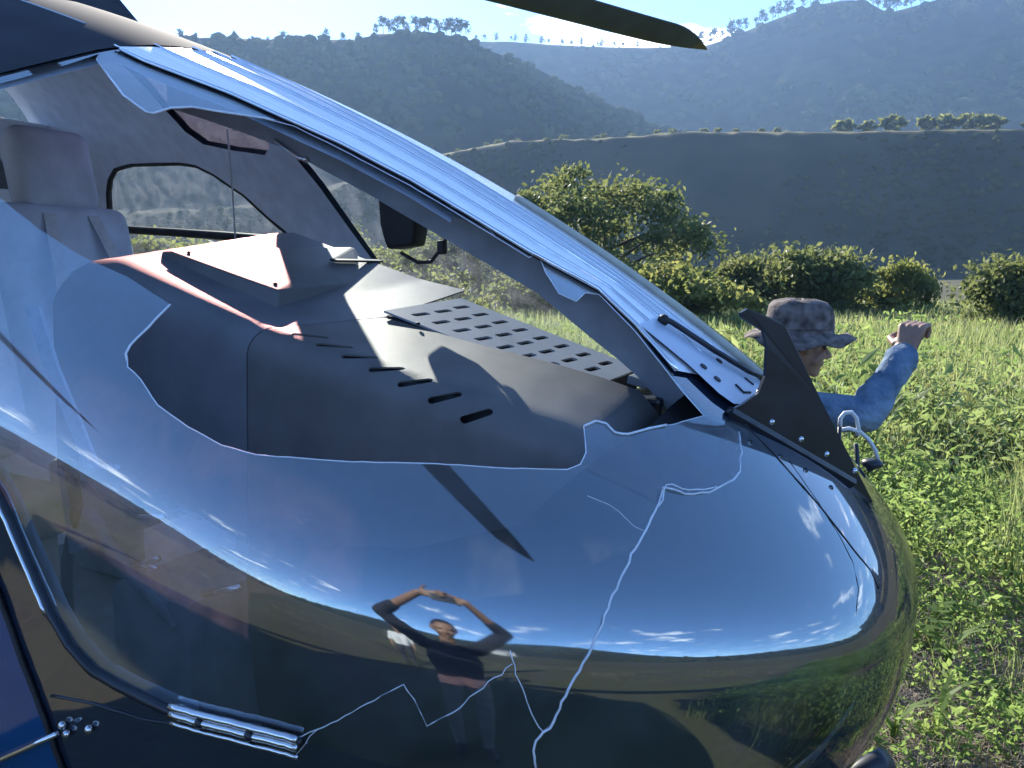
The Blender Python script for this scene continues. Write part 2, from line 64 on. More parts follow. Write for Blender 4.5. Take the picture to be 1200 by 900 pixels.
DOOR_EDGE=[(-1.445,-1.028,1.548),(-1.434,-1.028,1.532),(-1.422,-1.028,1.516),(-1.411,-1.028,1.500),(-1.400,-1.028,1.484),(-1.389,-1.028,1.468),(-1.378,-1.028,1.452),(-1.367,-1.028,1.436),(-1.356,-1.028,1.420),(-1.345,-1.028,1.405),(-1.334,-1.028,1.389),(-1.324,-1.028,1.373),(-1.316,-1.028,1.357),(-1.308,-1.028,1.340),(-1.301,-1.027,1.324),(-1.293,-1.027,1.307),(-1.286,-1.027,1.290),(-1.279,-1.027,1.274),(-1.271,-1.027,1.257),(-1.263,-1.026,1.239),(-1.254,-1.026,1.222),(-1.246,-1.025,1.204),(-1.238,-1.025,1.186),(-1.230,-1.024,1.168),(-1.224,-1.023,1.150),(-1.217,-1.022,1.131),(-1.212,-1.021,1.112),(-1.206,-1.019,1.093),(-1.202,-1.017,1.073),(-1.200,-1.015,1.055),(-1.198,-1.013,1.037),(-1.197,-1.010,1.018),(-1.197,-1.007,0.999),(-1.198,-1.003,0.978)]
PANEL_LINE=[(-1.210,-1.025,1.212),(-1.187,-1.025,1.216),(-1.165,-1.024,1.219),(-1.143,-1.024,1.222),(-1.122,-1.023,1.225),(-1.101,-1.023,1.228),(-1.079,-1.022,1.229),(-1.058,-1.021,1.229),(-1.037,-1.020,1.230),(-1.017,-1.018,1.230),(-0.998,-1.017,1.230),(-0.980,-1.016,1.232),(-0.962,-1.014,1.234),(-0.945,-1.012,1.236),(-0.929,-1.011,1.238),(-0.912,-1.009,1.239)]
BOLTS=[(-1.181,-1.023,1.170),(-1.173,-1.022,1.157),(-1.114,-1.021,1.182)]
STRUT=[(-1.175,-1.023,1.166),(-1.252,-1.022,1.120),(-1.339,-1.019,1.070),(-1.442,-1.012,1.011),(-1.581,-0.992,0.931)]
CUT_BASE=[(-0.308,-0.242,1.626),(-0.096,0.009,1.448)]
CUT=[(-0.299,-0.232,1.820),(-0.289,-0.221,1.827),(-0.241,-0.163,1.802),(-0.232,-0.153,1.792),(-0.221,-0.139,1.769),(-0.167,-0.075,1.641),(-0.065,0.046,1.413),(-0.081,0.027,1.427),(-0.139,-0.042,1.477),(-0.190,-0.103,1.517),(-0.240,-0.162,1.562),(-0.288,-0.219,1.607),(-0.314,-0.250,1.633),(-0.289,-0.221,1.647),(-0.267,-0.194,1.666),(-0.258,-0.183,1.698),(-0.258,-0.184,1.756),(-0.265,-0.191,1.784),(-0.298,-0.230,1.811)]
LATCH=[(-0.271,-0.168,1.665),(-0.247,-0.140,1.629),(-0.223,-0.111,1.600),(-0.207,-0.092,1.583),(-0.201,-0.084,1.600),(-0.211,-0.096,1.573),(-0.197,-0.080,1.585)]
FIN=[(-1.532,-0.060,2.212),(-1.274,-0.060,2.092),(-0.966,-0.060,1.936),(-0.781,-0.060,1.842),(-0.651,-0.060,1.746),(-0.558,-0.060,1.683),(-0.467,-0.060,1.594),(-0.418,-0.060,1.541)]
HOOD_TOP=[(-1.937,-0.500,1.895),(-1.882,-0.500,1.914),(-1.781,-0.500,1.915),(-1.527,-0.500,1.839),(-1.300,-0.500,1.772),(-0.922,-0.500,1.694),(-0.682,-0.500,1.650),(-0.570,-0.500,1.626)]
HOOD_AFT=[(-1.937,-0.500,1.895),(-1.978,-0.500,1.836),(-1.992,-0.500,1.714),(-1.979,-0.500,1.603),(-1.943,-0.500,1.470),(-1.886,-0.500,1.362)]
HOOD_FRONT=[(-0.570,-0.500,1.626),(-0.489,-0.500,1.604),(-0.457,-0.500,1.562),(-0.448,-0.500,1.488)]
PLATE=[(-1.148,-0.200,1.799),(-1.116,0.100,1.820),(-0.601,0.100,1.658),(-0.617,-0.200,1.646)]
BOX_TOP=[(-1.764,-0.330,1.954),(-1.359,-0.330,1.849),(-1.375,0.000,1.864),(-1.563,0.200,1.969)]
BOX_BASE=[(-1.770,-0.370,1.877),(-1.339,-0.370,1.788),(-1.357,0.020,1.814),(-1.566,0.240,1.960)]
HOLES=[(-0.386,-0.169,1.697),(-0.379,-0.068,1.698),(-0.357,-0.173,1.674)]
SLOT_A=[(-0.332,-0.123,1.658),(-0.323,-0.125,1.651),(-0.315,-0.127,1.644),(-0.307,-0.096,1.640)]
SLOT_B=[(-0.331,-0.038,1.661),(-0.322,-0.036,1.654),(-0.313,-0.033,1.647)]
WIPER=[(-0.491,-0.113,1.779),(-0.478,-0.103,1.771),(-0.466,-0.094,1.762),(-0.452,-0.088,1.752),(-0.438,-0.082,1.742),(-0.424,-0.075,1.732),(-0.410,-0.069,1.722),(-0.396,-0.061,1.711),(-0.380,-0.048,1.700),(-0.365,-0.035,1.688),(-0.349,-0.020,1.676),(-0.334,-0.005,1.664),(-0.321,0.022,1.654),(-0.309,0.052,1.643)]
FARGLASS_AFT=[(-2.297,0.769,2.369),(-2.250,0.853,2.256),(-2.186,0.935,2.108),(-2.096,0.988,1.956),(-1.988,1.020,1.793),(-1.864,1.028,1.631)]
FARWIN=[(-3.855,1.007,2.307),(-3.832,0.998,2.338),(-3.808,0.989,2.369),(-3.765,0.978,2.394),(-3.721,0.966,2.418),(-3.639,0.956,2.425),(-3.558,0.947,2.431),(-3.459,0.939,2.426),(-3.361,0.930,2.421),(-3.265,0.922,2.416),(-3.171,0.913,2.411),(-3.109,0.909,2.401),(-3.048,0.907,2.391),(-2.999,0.912,2.369),(-2.950,0.917,2.348),(-2.911,0.924,2.323),(-2.872,0.932,2.298),(-2.833,0.939,2.274),(-2.793,0.945,2.250),(-2.753,0.956,2.213),(-2.713,0.967,2.176),(-2.671,0.977,2.139),(-2.632,0.983,2.109),(-2.592,0.989,2.079),(-2.553,0.996,2.049),(-2.581,1.004,2.024),(-2.607,1.011,2.000),(-2.684,1.016,1.988),(-2.762,1.020,1.975),(-2.841,1.024,1.963),(-2.919,1.026,1.962),(-2.998,1.026,1.961),(-3.079,1.027,1.961),(-3.161,1.027,1.960),(-3.245,1.028,1.959),(-3.329,1.028,1.958),(-3.417,1.028,1.957),(-3.505,1.028,1.956),(-3.595,1.028,1.956),(-3.687,1.028,1.955),(-3.781,1.028,1.954),(-3.878,1.028,1.953),(-3.881,1.028,2.001),(-3.884,1.028,2.049),(-3.888,1.028,2.096),(-3.890,1.027,2.144),(-3.884,1.024,2.199),(-3.872,1.017,2.254)]
FARBAR=[(-3.894,1.028,2.117),(-3.799,1.027,2.111),(-3.706,1.027,2.106),(-3.614,1.026,2.100),(-3.524,1.026,2.095),(-3.436,1.025,2.090),(-3.349,1.023,2.085),(-3.263,1.022,2.079),(-3.179,1.020,2.074),(-3.095,1.018,2.068),(-3.011,1.016,2.063),(-2.930,1.014,2.057),(-2.850,1.012,2.051),(-2.772,1.010,2.046),(-2.694,1.006,2.040),(-2.618,1.003,2.035),(-2.543,1.000,2.030)]
COMPASS=[(-1.272,-0.020,2.080),(-1.245,-0.020,2.019),(-1.225,-0.020,1.952),(-1.180,-0.020,2.017)]
CABLE=[(-1.225,-0.020,1.943),(-1.171,-0.020,1.917),(-1.131,-0.020,1.919),(-1.096,-0.020,1.955),(-1.080,-0.020,1.985),(-1.065,-0.020,1.997)]
HANDLE=[(-1.578,-0.100,2.244),(-1.495,-0.100,2.194),(-1.471,-0.100,2.188)]
WIRE=[(-2.582,0.704,2.518),(-2.815,0.937,2.273),(-2.903,1.021,2.004)]
HOLE_CORNER=(-1.075,-0.857,1.843)
PED_A=[(-1.451,-0.700,1.385),(-1.337,-0.700,1.399)]
PED_B=[(-1.441,-0.700,1.278),(-1.362,-0.700,1.306)]
PED_C=[(-1.435,-0.700,1.281),(-1.369,-0.700,1.284)]
PED_D=[(-1.234,-0.700,1.254),(-1.126,-0.700,1.292)]
PED_E=[(-1.582,-0.700,1.373),(-1.518,-0.700,1.296),(-1.399,-0.700,1.233),(-1.326,-0.700,1.163)]
STRAP=[(-1.724,-0.700,1.818),(-1.675,-0.700,1.688),(-1.614,-0.700,1.580),(-1.560,-0.700,1.476)]
BUCKLE=[(-1.548,-0.700,1.477),(-1.472,-0.700,1.488)]
LINK=[(-1.315,-0.700,1.414),(-1.284,-0.700,1.422),(-1.228,-0.700,1.413)]
CREST_TERRACE=[(-50.147,2.194,0.000),(-33.121,3.376,0.000),(-18.026,4.694,0.000),(-9.800,6.631,0.000),(-4.916,8.169,0.000),(0.000,9.013,0.000),(6.121,9.135,0.000),(12.092,9.382,0.000),(17.815,9.139,0.000),(23.190,8.881,0.000),(28.157,8.677,0.000),(32.712,8.286,0.000),(38.085,6.932,0.000),(47.304,3.556,0.000),(56.783,1.540,0.000)]
CREST_WOODED=[(-57.593,9.030,0.000),(-43.519,10.942,0.000),(-32.329,12.788,0.000),(-24.869,14.088,0.000),(-20.752,14.803,0.000),(-15.868,15.105,0.000),(-10.731,15.414,0.000),(-9.553,15.781,0.000),(-6.002,16.066,0.000),(-3.313,15.756,0.000),(-1.511,14.924,0.000),(1.212,14.063,0.000),(3.643,12.946,0.000),(6.076,11.796,0.000),(9.706,10.190,0.000),(13.278,8.833,0.000),(23.339,6.454,0.000),(37.232,3.693,0.000)]
CREST_FAR=[(-22.914,13.297,0.000),(-11.916,14.621,0.000),(-6.011,15.540,0.000),(0.000,15.516,0.000),(6.018,15.116,0.000),(9.576,14.941,0.000),(13.626,14.891,0.000),(14.746,15.183,0.000),(17.477,15.994,0.000),(20.116,16.689,0.000),(22.180,16.806,0.000),(23.455,16.611,0.000),(24.751,15.790,0.000),(25.955,15.924,0.000),(27.591,16.170,0.000),(32.009,16.429,0.000),(39.818,14.874,0.000),(46.805,8.023,0.000),(56.614,2.887,0.000)]
MAN={'head':(-0.395,1.318,1.609),'hat':(-0.387,1.322,1.682),'neck':(-0.400,1.315,1.481),'shR':(-0.338,1.269,1.335),'elR':(-0.156,1.252,1.386),'wrR':(-0.044,1.425,1.591),'haR':(-0.026,1.457,1.686),'chest':(-0.416,1.363,1.233)}
HOSE_A=[(-0.166,0.420,1.497),(-0.166,0.420,1.519),(-0.157,0.425,1.533),(-0.141,0.433,1.535),(-0.129,0.440,1.519),(-0.123,0.443,1.492),(-0.124,0.443,1.472)]
HOSE_B=[(-0.164,0.421,1.488),(-0.145,0.432,1.492),(-0.119,0.445,1.483),(-0.098,0.456,1.463),(-0.081,0.466,1.434),(-0.073,0.470,1.406)]
HOSE_END=[(-0.086,0.463,1.399),(-0.071,0.471,1.399),(-0.097,0.457,1.383),(-0.127,0.441,1.452)]
BLADE=[(-1.813,5.615,3.900),(-2.137,2.758,3.550)]
SKID=[(-0.053,-0.029,0.853),(0.003,0.000,0.853),(0.017,-0.219,0.993)]

# ------------------------------------------------------------------ helpers
def tag(o, label=None, cat=None, group=None, kind=None):
    if label: o['label'] = label
    if cat: o['category'] = cat
    if group: o['group'] = group
    if kind: o['kind'] = kind
    return o

def empty(name, loc=(0, 0, 0), label=None, cat=None, group=None):
    o = bpy.data.objects.new(name, None); COL.objects.link(o); o.location = loc; o.empty_display_size = 0.2
    return tag(o, label, cat, group)

def link(name, me, mat=None, parent=None):
    o = bpy.data.objects.new(name, me); COL.objects.link(o)
    for m in (mat if isinstance(mat, (list, tuple)) else [mat]):
        if m: me.materials.append(m)
    if parent:
        o.parent = parent
        p, off = parent, Vector((0, 0, 0))
        while p: off = off + p.location; p = p.parent
        o.matrix_parent_inverse = Matrix.Translation(-off) if not isinstance(parent.data, bpy.types.Mesh) else Matrix.Identity(4)
    return o

def mesh(name, v, f, smooth=True):
    me = bpy.data.meshes.new(name); me.from_pydata([tuple(map(float, p)) for p in v], [], f)
    if smooth: me.polygons.foreach_set('use_smooth', [True]*len(me.polygons))
    me.update(); return me

def np_mesh(name, V, F, smooth=False):
    """fast mesh from arrays: F is (n,3) or (n,4)"""
    me = bpy.data.meshes.new(name); k = F.shape[1]
    me.vertices.add(len(V)); me.vertices.foreach_set('co', np.ascontiguousarray(V, dtype=np.float32).ravel())
    me.loops.add(F.size); me.loops.foreach_set('vertex_index', np.ascontiguousarray(F, dtype=np.int32).ravel())
    me.polygons.add(len(F)); me.polygons.foreach_set('loop_start', np.arange(0, F.size, k, dtype=np.int32))
    me.update(); me.validate(); me.polygons.foreach_set('use_smooth', np.full(len(me.polygons), bool(smooth))); return me

class MB:
    """collects shapes into one mesh"""
    def __init__(s): s.v = []; s.f = []
    def add(s, v, f):
        b = len(s.v); s.v += [tuple(p) for p in v]; s.f += [tuple(i+b for i in q) for q in f]; return s
    def tube(s, pts, r, n=8, cap=True):
        pts = [Vector(p) for p in pts]; m = len(pts); rs = r if isinstance(r, (list, tuple)) else [r]*m
        t0 = (pts[1]-pts[0]).normalized(); u = t0.orthogonal().normalized(); v = []; f = []
        for i, p in enumerate(pts):
            t = (pts[min(i+1, m-1)]-pts[max(i-1, 0)])
            t = t.normalized() if t.length > 1e-9 else t0
            u = (u - t*u.dot(t)); u = u.normalized() if u.length > 1e-6 else t.orthogonal().normalized(); w_ = t.cross(u)
            for k in range(n):
                a = 2*PI*k/n; v.append(p + (u*math.cos(a)+w_*math.sin(a))*rs[i])
        for i in range(m-1):
            for k in range(n):
                k2 = (k+1) % n; f.append((i*n+k, i*n+k2, (i+1)*n+k2, (i+1)*n+k))
        if cap: f.append(tuple(reversed(range(n)))); f.append(tuple((m-1)*n+k for k in range(n)))
        return s.add(v, f)
    def box(s, c, d, bev=0.0, rot=None, seg=2):
        bm = bmesh.new(); bmesh.ops.create_cube(bm, size=1.0); bmesh.ops.scale(bm, vec=Vector(d), verts=bm.verts)
        if bev: bmesh.ops.bevel(bm, geom=bm.edges[:], offset=bev, segments=seg, profile=0.6, affect='EDGES')
        M = Matrix.Translation(Vector(c)) @ (rot.to_4x4() if rot else Matrix.Identity(4)); bm.transform(M)
        bm.verts.index_update(); s.add([v.co.copy() for v in bm.verts], [tuple(v.index for v in q.verts) for q in bm.faces]); bm.free(); return s
    def hull(s, pts, bev=0.0):
        bm = bmesh.new(); vs = [bm.verts.new(p) for p in pts]; r = bmesh.ops.convex_hull(bm, input=vs)
        bmesh.ops.dissolve_limit(bm, angle_limit=0.02, verts=bm.verts[:], edges=bm.edges[:])
        if bev: bmesh.ops.bevel(bm, geom=bm.edges[:], offset=bev, segments=3, profile=0.6, affect='EDGES')
        bm.verts.index_update(); s.add([v.co.copy() for v in bm.verts], [tuple(v.index for v in q.verts) for q in bm.faces]); bm.free(); return s
    def ball(s, c, r, sub=2, M=None):
        bm = bmesh.new(); bmesh.ops.create_icosphere(bm, subdivisions=sub, radius=1.0)
        rr = r if isinstance(r, (tuple, list)) else (r, r, r)
        bmesh.ops.scale(bm, vec=Vector(rr), verts=bm.verts)
        if M: bm.transform(M.to_4x4())
        bmesh.ops.translate(bm, vec=Vector(c), verts=bm.verts)
        bm.verts.index_update(); s.add([v.co.copy() for v in bm.verts], [tuple(v.index for v in q.verts) for q in bm.faces]); bm.free(); return s
    def prism(s, poly, off):
        """polygon extruded by +-off/2"""
        n = len(poly); off = Vector(off); a = [Vector(p)-off/2 for p in poly]; b = [Vector(p)+off/2 for p in poly]
        return s.add(a+b, [tuple(reversed(range(n))), tuple(range(n, 2*n))] + [(i, (i+1) % n, n+(i+1) % n, n+i) for i in range(n)])
    def build(s, name, mat, parent=None, smooth=False, angle=None):
        me = mesh(name, s.v, s.f, smooth)
        bm = bmesh.new(); bm.from_mesh(me); bmesh.ops.recalc_face_normals(bm, faces=bm.faces)
        if angle:
            for e in bm.edges:
                e.smooth = len(e.link_faces) < 2 or e.calc_face_angle(0) < R(angle)
        bm.to_mesh(me); bm.free(); return link(name, me, mat, parent)

def bake_mods(o):
    """apply an object's modifiers without operators"""
    bpy.context.view_layer.update()
    dg = bpy.context.evaluated_depsgraph_get(); me = bpy.data.meshes.new_from_object(o.evaluated_get(dg), depsgraph=dg)
    old = o.data; o.modifiers.clear(); o.data = me; bpy.data.meshes.remove(old); return o

# ------------------------------------------------------------------ materials
def mat(name, base, rough=0.5, var=0.15, scale=20.0, metal=0.0, ior=1.5, bump=0.0, bscale=None, coat=0.0, col2=None, stretch=None, rvar=0.0, detail=6):
    m = bpy.data.materials.new(name); m.use_nodes = True; t = m.node_tree; b = t.nodes['Principled BSDF']
    b.inputs['Roughness'].default_value = rough; b.inputs['Metallic'].default_value = metal; b.inputs['IOR'].default_value = ior
    if coat: b.inputs['Coat Weight'].default_value = coat; b.inputs['Coat Roughness'].default_value = 0.03
    c = t.nodes.new('ShaderNodeTexCoord'); n = t.nodes.new('ShaderNodeTexNoise'); n.inputs['Scale'].default_value = scale; n.inputs['Detail'].default_value = detail
    src = c.outputs['Object']
    if stretch:
        mp = t.nodes.new('ShaderNodeMapping'); mp.inputs['Scale'].default_value = stretch[:3]
        if len(stretch) > 3: mp.inputs['Rotation'].default_value = stretch[3:]
        t.links.new(src, mp.inputs[0]); src = mp.outputs[0]
    t.links.new(src, n.inputs[0])
    rmp = t.nodes.new('ShaderNodeMapRange'); rmp.inputs[1].default_value = 0.32; rmp.inputs[2].default_value = 0.68; t.links.new(n.outputs[0], rmp.inputs[0])
    mixn = t.nodes.new('ShaderNodeMixRGB'); t.links.new(rmp.outputs[0], mixn.inputs[0])
    a = np.array(base); d = np.array(col2) if col2 is not None else np.clip(a*(1+var), 0, 1)
    a = a if col2 is not None else a*(1-var)
    mixn.inputs[1].default_value = (*a, 1); mixn.inputs[2].default_value = (*d, 1)
    t.links.new(mixn.outputs[0], b.inputs['Base Color'])
    if rvar:
        rr = t.nodes.new('ShaderNodeMapRange'); rr.inputs[3].default_value = max(0.0, rough-rvar); rr.inputs[4].default_value = rough+rvar
        t.links.new(n.outputs[0], rr.inputs[0]); t.links.new(rr.outputs[0], b.inputs['Roughness'])
    if bump:
        n2 = t.nodes.new('ShaderNodeTexNoise'); n2.inputs['Scale'].default_value = bscale or scale*4; n2.inputs['Detail'].default_value = 8; t.links.new(src, n2.inputs[0])
        bp = t.nodes.new('ShaderNodeBump'); bp.inputs['Strength'].default_value = bump; bp.inputs['Distance'].default_value = 0.02
        t.links.new(n2.outputs[0], bp.inputs['Height']); t.links.new(bp.outputs[0], b.inputs['Normal'])
    return m

def leaf_mat(name, c1, c2, trans=0.55, scale=3.0):
    m = mat(name, c1, rough=0.55, scale=scale, col2=c2); t = m.node_tree; b = t.nodes['Principled BSDF']
    b.inputs['IOR'].default_value = 1.35
    tr = t.nodes.new('ShaderNodeBsdfTranslucent'); mixn = next(n for n in t.nodes if n.type == 'MIX_RGB')
    hs = t.nodes.new('ShaderNodeHueSaturation'); hs.inputs['Value'].default_value = 1.7; hs.inputs['Hue'].default_value = 0.485; t.links.new(mixn.outputs[0], hs.inputs['Color'])
    t.links.new(hs.outputs[0], tr.inputs[0]); mx = t.nodes.new('ShaderNodeMixShader'); mx.inputs[0].default_value = trans
    t.links.new(b.outputs[0], mx.inputs[1]); t.links.new(tr.outputs[0], mx.inputs[2])
    t.links.new(mx.outputs[0], t.nodes['Material Output'].inputs['Surface']); return m

def glass_mat(name, tint=(0.8, 0.87, 0.9), ior=2.2, rough=0.015, dust=0.04, dscale=9.0, scratch=0.0, dust_col=(0.7, 0.72, 0.75)):
    """thin sheet: clear + mirror reflection by Fresnel + a film of dust"""
    m = bpy.data.materials.new(name); m.use_nodes = True; t = m.node_tree; t.nodes.remove(t.nodes['Principled BSDF']); n = t.nodes.new; l = t.links.new
    fr = n('ShaderNodeFresnel'); fr.inputs[0].default_value = ior
    geo = n('ShaderNodeNewGeometry')
    # same reflectance seen from either side of the thin sheet
    sw = n('ShaderNodeMapRange'); sw.inputs[3].default_value = ior; sw.inputs[4].default_value = 1.0/ior; l(geo.outputs['Backfacing'], sw.inputs[0])
    fr.inputs[0].default_value = ior; l(sw.outputs[0], fr.inputs[0])
    tp = n('ShaderNodeBsdfTransparent'); tp.inputs[0].default_value = (*tint, 1)
    gl = n('ShaderNodeBsdfGlossy'); gl.inputs['Roughness'].default_value = rough; gl.inputs[0].default_value = (0.82, 0.94, 1.0, 1)
    cs = n('ShaderNodeTexCoord'); ns = n('ShaderNodeTexNoise'); ns.inputs['Scale'].default_value = 2.6; ns.inputs['Detail'].default_value = 8; ns.inputs['Roughness'].default_value = 0.65; l(cs.outputs['Object'], ns.inputs[0])
    rs = n('ShaderNodeMapRange'); rs.inputs[1].default_value = 0.38; rs.inputs[2].default_value = 0.72; rs.inputs[3].default_value = rough*0.5; rs.inputs[4].default_value = rough*2.8; l(ns.outputs[0], rs.inputs[0]); l(rs.outputs[0], gl.inputs['Roughness'])
    mx = n('ShaderNodeMixShader'); l(fr.outputs[0], mx.inputs[0]); l(tp.outputs[0], mx.inputs[1]); l(gl.outputs[0], mx.inputs[2])
    df = n('ShaderNodeBsdfDiffuse'); df.inputs[0].default_value = (*dust_col, 1)
    tl = n('ShaderNodeBsdfTranslucent'); tl.inputs[0].default_value = (*dust_col, 1)
    dm = n('ShaderNodeMixShader'); dm.inputs[0].default_value = 0.5; l(df.outputs[0], dm.inputs[1]); l(tl.outputs[0], dm.inputs[2])
    c = n('ShaderNodeTexCoord'); nz = n('ShaderNodeTexNoise'); nz.inputs['Scale'].default_value = dscale; nz.inputs['Detail'].default_value = 10; nz.inputs['Roughness'].default_value = 0.7; l(c.outputs['Object'], nz.inputs[0])
    mr = n('ShaderNodeMapRange'); mr.inputs[1].default_value = 0.4; mr.inputs[2].default_value = 0.75; mr.inputs[3].default_value = dust*0.35; mr.inputs[4].default_value = dust*2.0; l(nz.outputs[0], mr.inputs[0])
    m2 = n('ShaderNodeMixShader'); l(mr.outputs[0], m2.inputs[0]); l(mx.outputs[0], m2.inputs[1]); l(dm.outputs[0], m2.inputs[2])
    l(m2.outputs[0], t.nodes['Material Output'].inputs['Surface']); return m

M = {}
M['paint'] = mat('black_blue_gloss_paint', (0.012, 0.02, 0.04), rough=0.035, ior=3.1, var=0.1, scale=3)
M['paint_door'] = mat('blue_gloss_paint', (0.004, 0.06, 0.17), rough=0.06, ior=1.5, var=0.08, scale=3)
M['lining'] = mat('veil_pale_cabin_lining', (0.70, 0.76, 0.86), rough=0.9, var=0.08, scale=14, bump=0.15)  # pale bluish tone has the lens veil over the cabin painted in
M['roof'] = mat('charcoal_roof_paint', (0.05, 0.055, 0.065), rough=0.95, ior=1.25, var=0.15, scale=6)
M['lining_dark'] = mat('veil_lifted_cabin_lining', (0.26, 0.28, 0.31), rough=0.85, var=0.15, scale=10, bump=0.15)  # lifted above charcoal to take in the same lens veil
M['liner'] = mat('matt_black_nose_lining', (0.012, 0.014, 0.018), rough=0.85, var=0.2, scale=8)
M['hood'] = mat('charcoal_textured_hood', (0.15, 0.155, 0.165), rough=0.5, var=0.16, scale=7, bump=0.12, bscale=600, ior=1.45)
M['hood_lip'] = mat('worn_hood_top', (0.125, 0.12, 0.115), rough=0.5, var=0.16, scale=9, bump=0.1, bscale=500)
M['plate'] = mat('grey_painted_metal_plate', (0.27, 0.28, 0.30), rough=0.45, var=0.08, scale=12, bump=0.04, bscale=200)
M['black'] = mat('matt_black_rubber', (0.012, 0.012, 0.014), rough=0.6, var=0.2, scale=15)
M['black_gloss'] = mat('black_painted_metal', (0.016, 0.02, 0.028), rough=0.3, var=0.2, scale=12, ior=1.5)
M['metal'] = mat('bare_bright_metal', (0.75, 0.76, 0.78), rough=0.22, var=0.08, scale=30, metal=1.0)
M['bright'] = mat('polished_glint_bead', (0.92, 0.92, 0.93), rough=0.09, var=0.04, scale=20, metal=1.0)  # for beads added to catch sun streaks
M['strip'] = mat('polished_windscreen_strip', (0.85, 0.86, 0.88), rough=0.2, var=0.10, scale=6, metal=0.55, stretch=(1, 26, 1), bump=0.12, bscale=9, rvar=0.1)
M['fairing'] = mat('pale_blue_grey_fairing', (0.50, 0.56, 0.66), rough=0.3, var=0.06, scale=8)
M['cream'] = mat('cream_edge_seal', (0.55, 0.52, 0.42), rough=0.6, var=0.1)
M['glass'] = glass_mat('dusty_veiled_tinted_windscreen', tint=(0.74, 0.81, 0.88), ior=3.3, rough=0.028, dust=0.055)  # real dust, plus extra milky film standing in for lens veil
M['glass_far'] = glass_mat('hazy_far_windscreen', tint=(0.80, 0.86, 0.86), ior=1.6, dust=0.11, dscale=14)
M['glass_added_roof'] = glass_mat('pink_tinted_added_window', tint=(0.9, 0.5, 0.5), ior=1.5, dust=0.05, dscale=12)  # tint colours the sunlight this added window throws on the hood
M['shard'] = glass_mat('dusty_scratched_glass', tint=(0.9, 0.92, 0.95), ior=1.15, dust=0.20, dscale=16)
M['crack'] = mat('white_crazed_glass_edge', (0.78, 0.82, 0.88), rough=0.2, var=0.1, scale=60)
M['seat'] = mat('veil_pale_seat_leather', (0.55, 0.63, 0.75), rough=0.6, var=0.12, scale=9, bump=0.1)  # hazy blue-white of the lens veil put into the leather colour
M['seat_beige'] = mat('beige_seat_cushion', (0.40, 0.36, 0.30), rough=0.75, var=0.15, scale=7, bump=0.1)
M['belt'] = mat('pale_webbing', (0.55, 0.58, 0.62), rough=0.7, var=0.1, scale=40)
M['red'] = mat('faded_red_trim', (0.35, 0.09, 0.10), rough=0.6, var=0.15)
M['rotor'] = mat('grey_rotor_blade_paint', (0.085, 0.105, 0.16), rough=0.7, var=0.15, scale=4)
M['rotor_tip'] = mat('worn_brown_blade_tip', (0.16, 0.12, 0.09), rough=0.5, var=0.2, scale=6)
M['white_hose'] = mat('white_plastic_hose', (0.75, 0.76, 0.74), rough=0.4, var=0.05)
M['skid'] = mat('dark_skid_paint', (0.03, 0.035, 0.045), rough=0.4, var=0.2)
# ------------------------------------------------------------------ the helicopter's skin, one closed-form surface
X0, ZN, A1, A2, A3, B1, B2, B3, C1, C2, D1, N1, N2, WMAX = 0.0344, 1.2366, 0.3737, 0.6559, -0.1826, 2.0023, -2.4976, 3.3399, 1.1386, -0.514, 0.2232, 1.9831, 2.2067, 1.0283
def prof(s):
    s = np.maximum(np.asarray(s, float), 1e-9); q = np.sqrt(s)
    zm = ZN + D1*s; h1 = np.maximum(ZN + A1*q + A2*s + A3*s*q - zm, 1e-4)
    h2 = np.maximum(zm - (ZN - C1*q - C2*s), 1e-4); wd = np.maximum(WMAX*np.tanh((B1*q + B2*s + B3*s*q)/WMAX), 1e-4)
    u = np.clip((s-.75)/.65, 0, 1); n2 = N2 + 2.6*u*u*(3-2*u)
    return zm, h1, h2, wd, n2
def skin_F(P):
    s = X0 - P[:, 0]; zm, h1, h2, wd, n2 = prof(s); up = P[:, 2] > zm
    h = np.where(up, h1, h2); n = np.where(up, N1, n2)
    return ((np.abs(P[:, 1])/wd)**n + (np.abs(P[:, 2]-zm)/h)**n)**(1/n) - 1
def skin_normal(P):
    P = np.asarray(P, float); e = 2e-4; g = np.zeros_like(P)
    P = P.copy(); P[:, 0] = np.minimum(P[:, 0], X0-0.003)
    for k in range(3):
        o = np.zeros(3); o[k] = e; g[:, k] = skin_F(P+o) - skin_F(P-o)
    return g/np.maximum(np.linalg.norm(g, axis=1, keepdims=True), 1e-9)
QS = 1.9                                   # domain: a = sqrt(distance behind the nose)*QS, b = angle (0 starboard, pi/2 top, pi port)
def skin_pt(ab):
    ab = np.asarray(ab, float); s = (ab[:, 0]/QS)**2; zm, h1, h2, wd, n2 = prof(s); c = np.cos(ab[:, 1]); sn = np.sin(ab[:, 1]); up = sn > 0
    n = np.where(up, N1, n2); h = np.where(up, h1, h2)
    Y = -wd*np.sign(c)*np.abs(c)**(2/n); Z = zm + h*np.sign(sn)*np.abs(sn)**(2/n)
    return np.stack([X0 - s, Y, Z], 1)
def skin_ab(P):
    P = np.asarray(P, float); s = np.maximum(X0-P[:, 0], 1e-6); zm, h1, h2, wd, n2 = prof(s); up = P[:, 2] > zm
    n = np.where(up, N1, n2); h = np.where(up, h1, h2)
    c = -np.sign(P[:, 1])*(np.abs(P[:, 1])/wd)**(n/2); sn = np.sign(P[:, 2]-zm)*(np.abs(P[:, 2]-zm)/h)**(n/2)
    b = np.arctan2(sn, c); b = np.where(b < -PI/2, b+2*PI, b)
    return np.stack([np.sqrt(s)*QS, b], 1)
def mirror(P): return [(x, -y, z) for x, y, z in P]
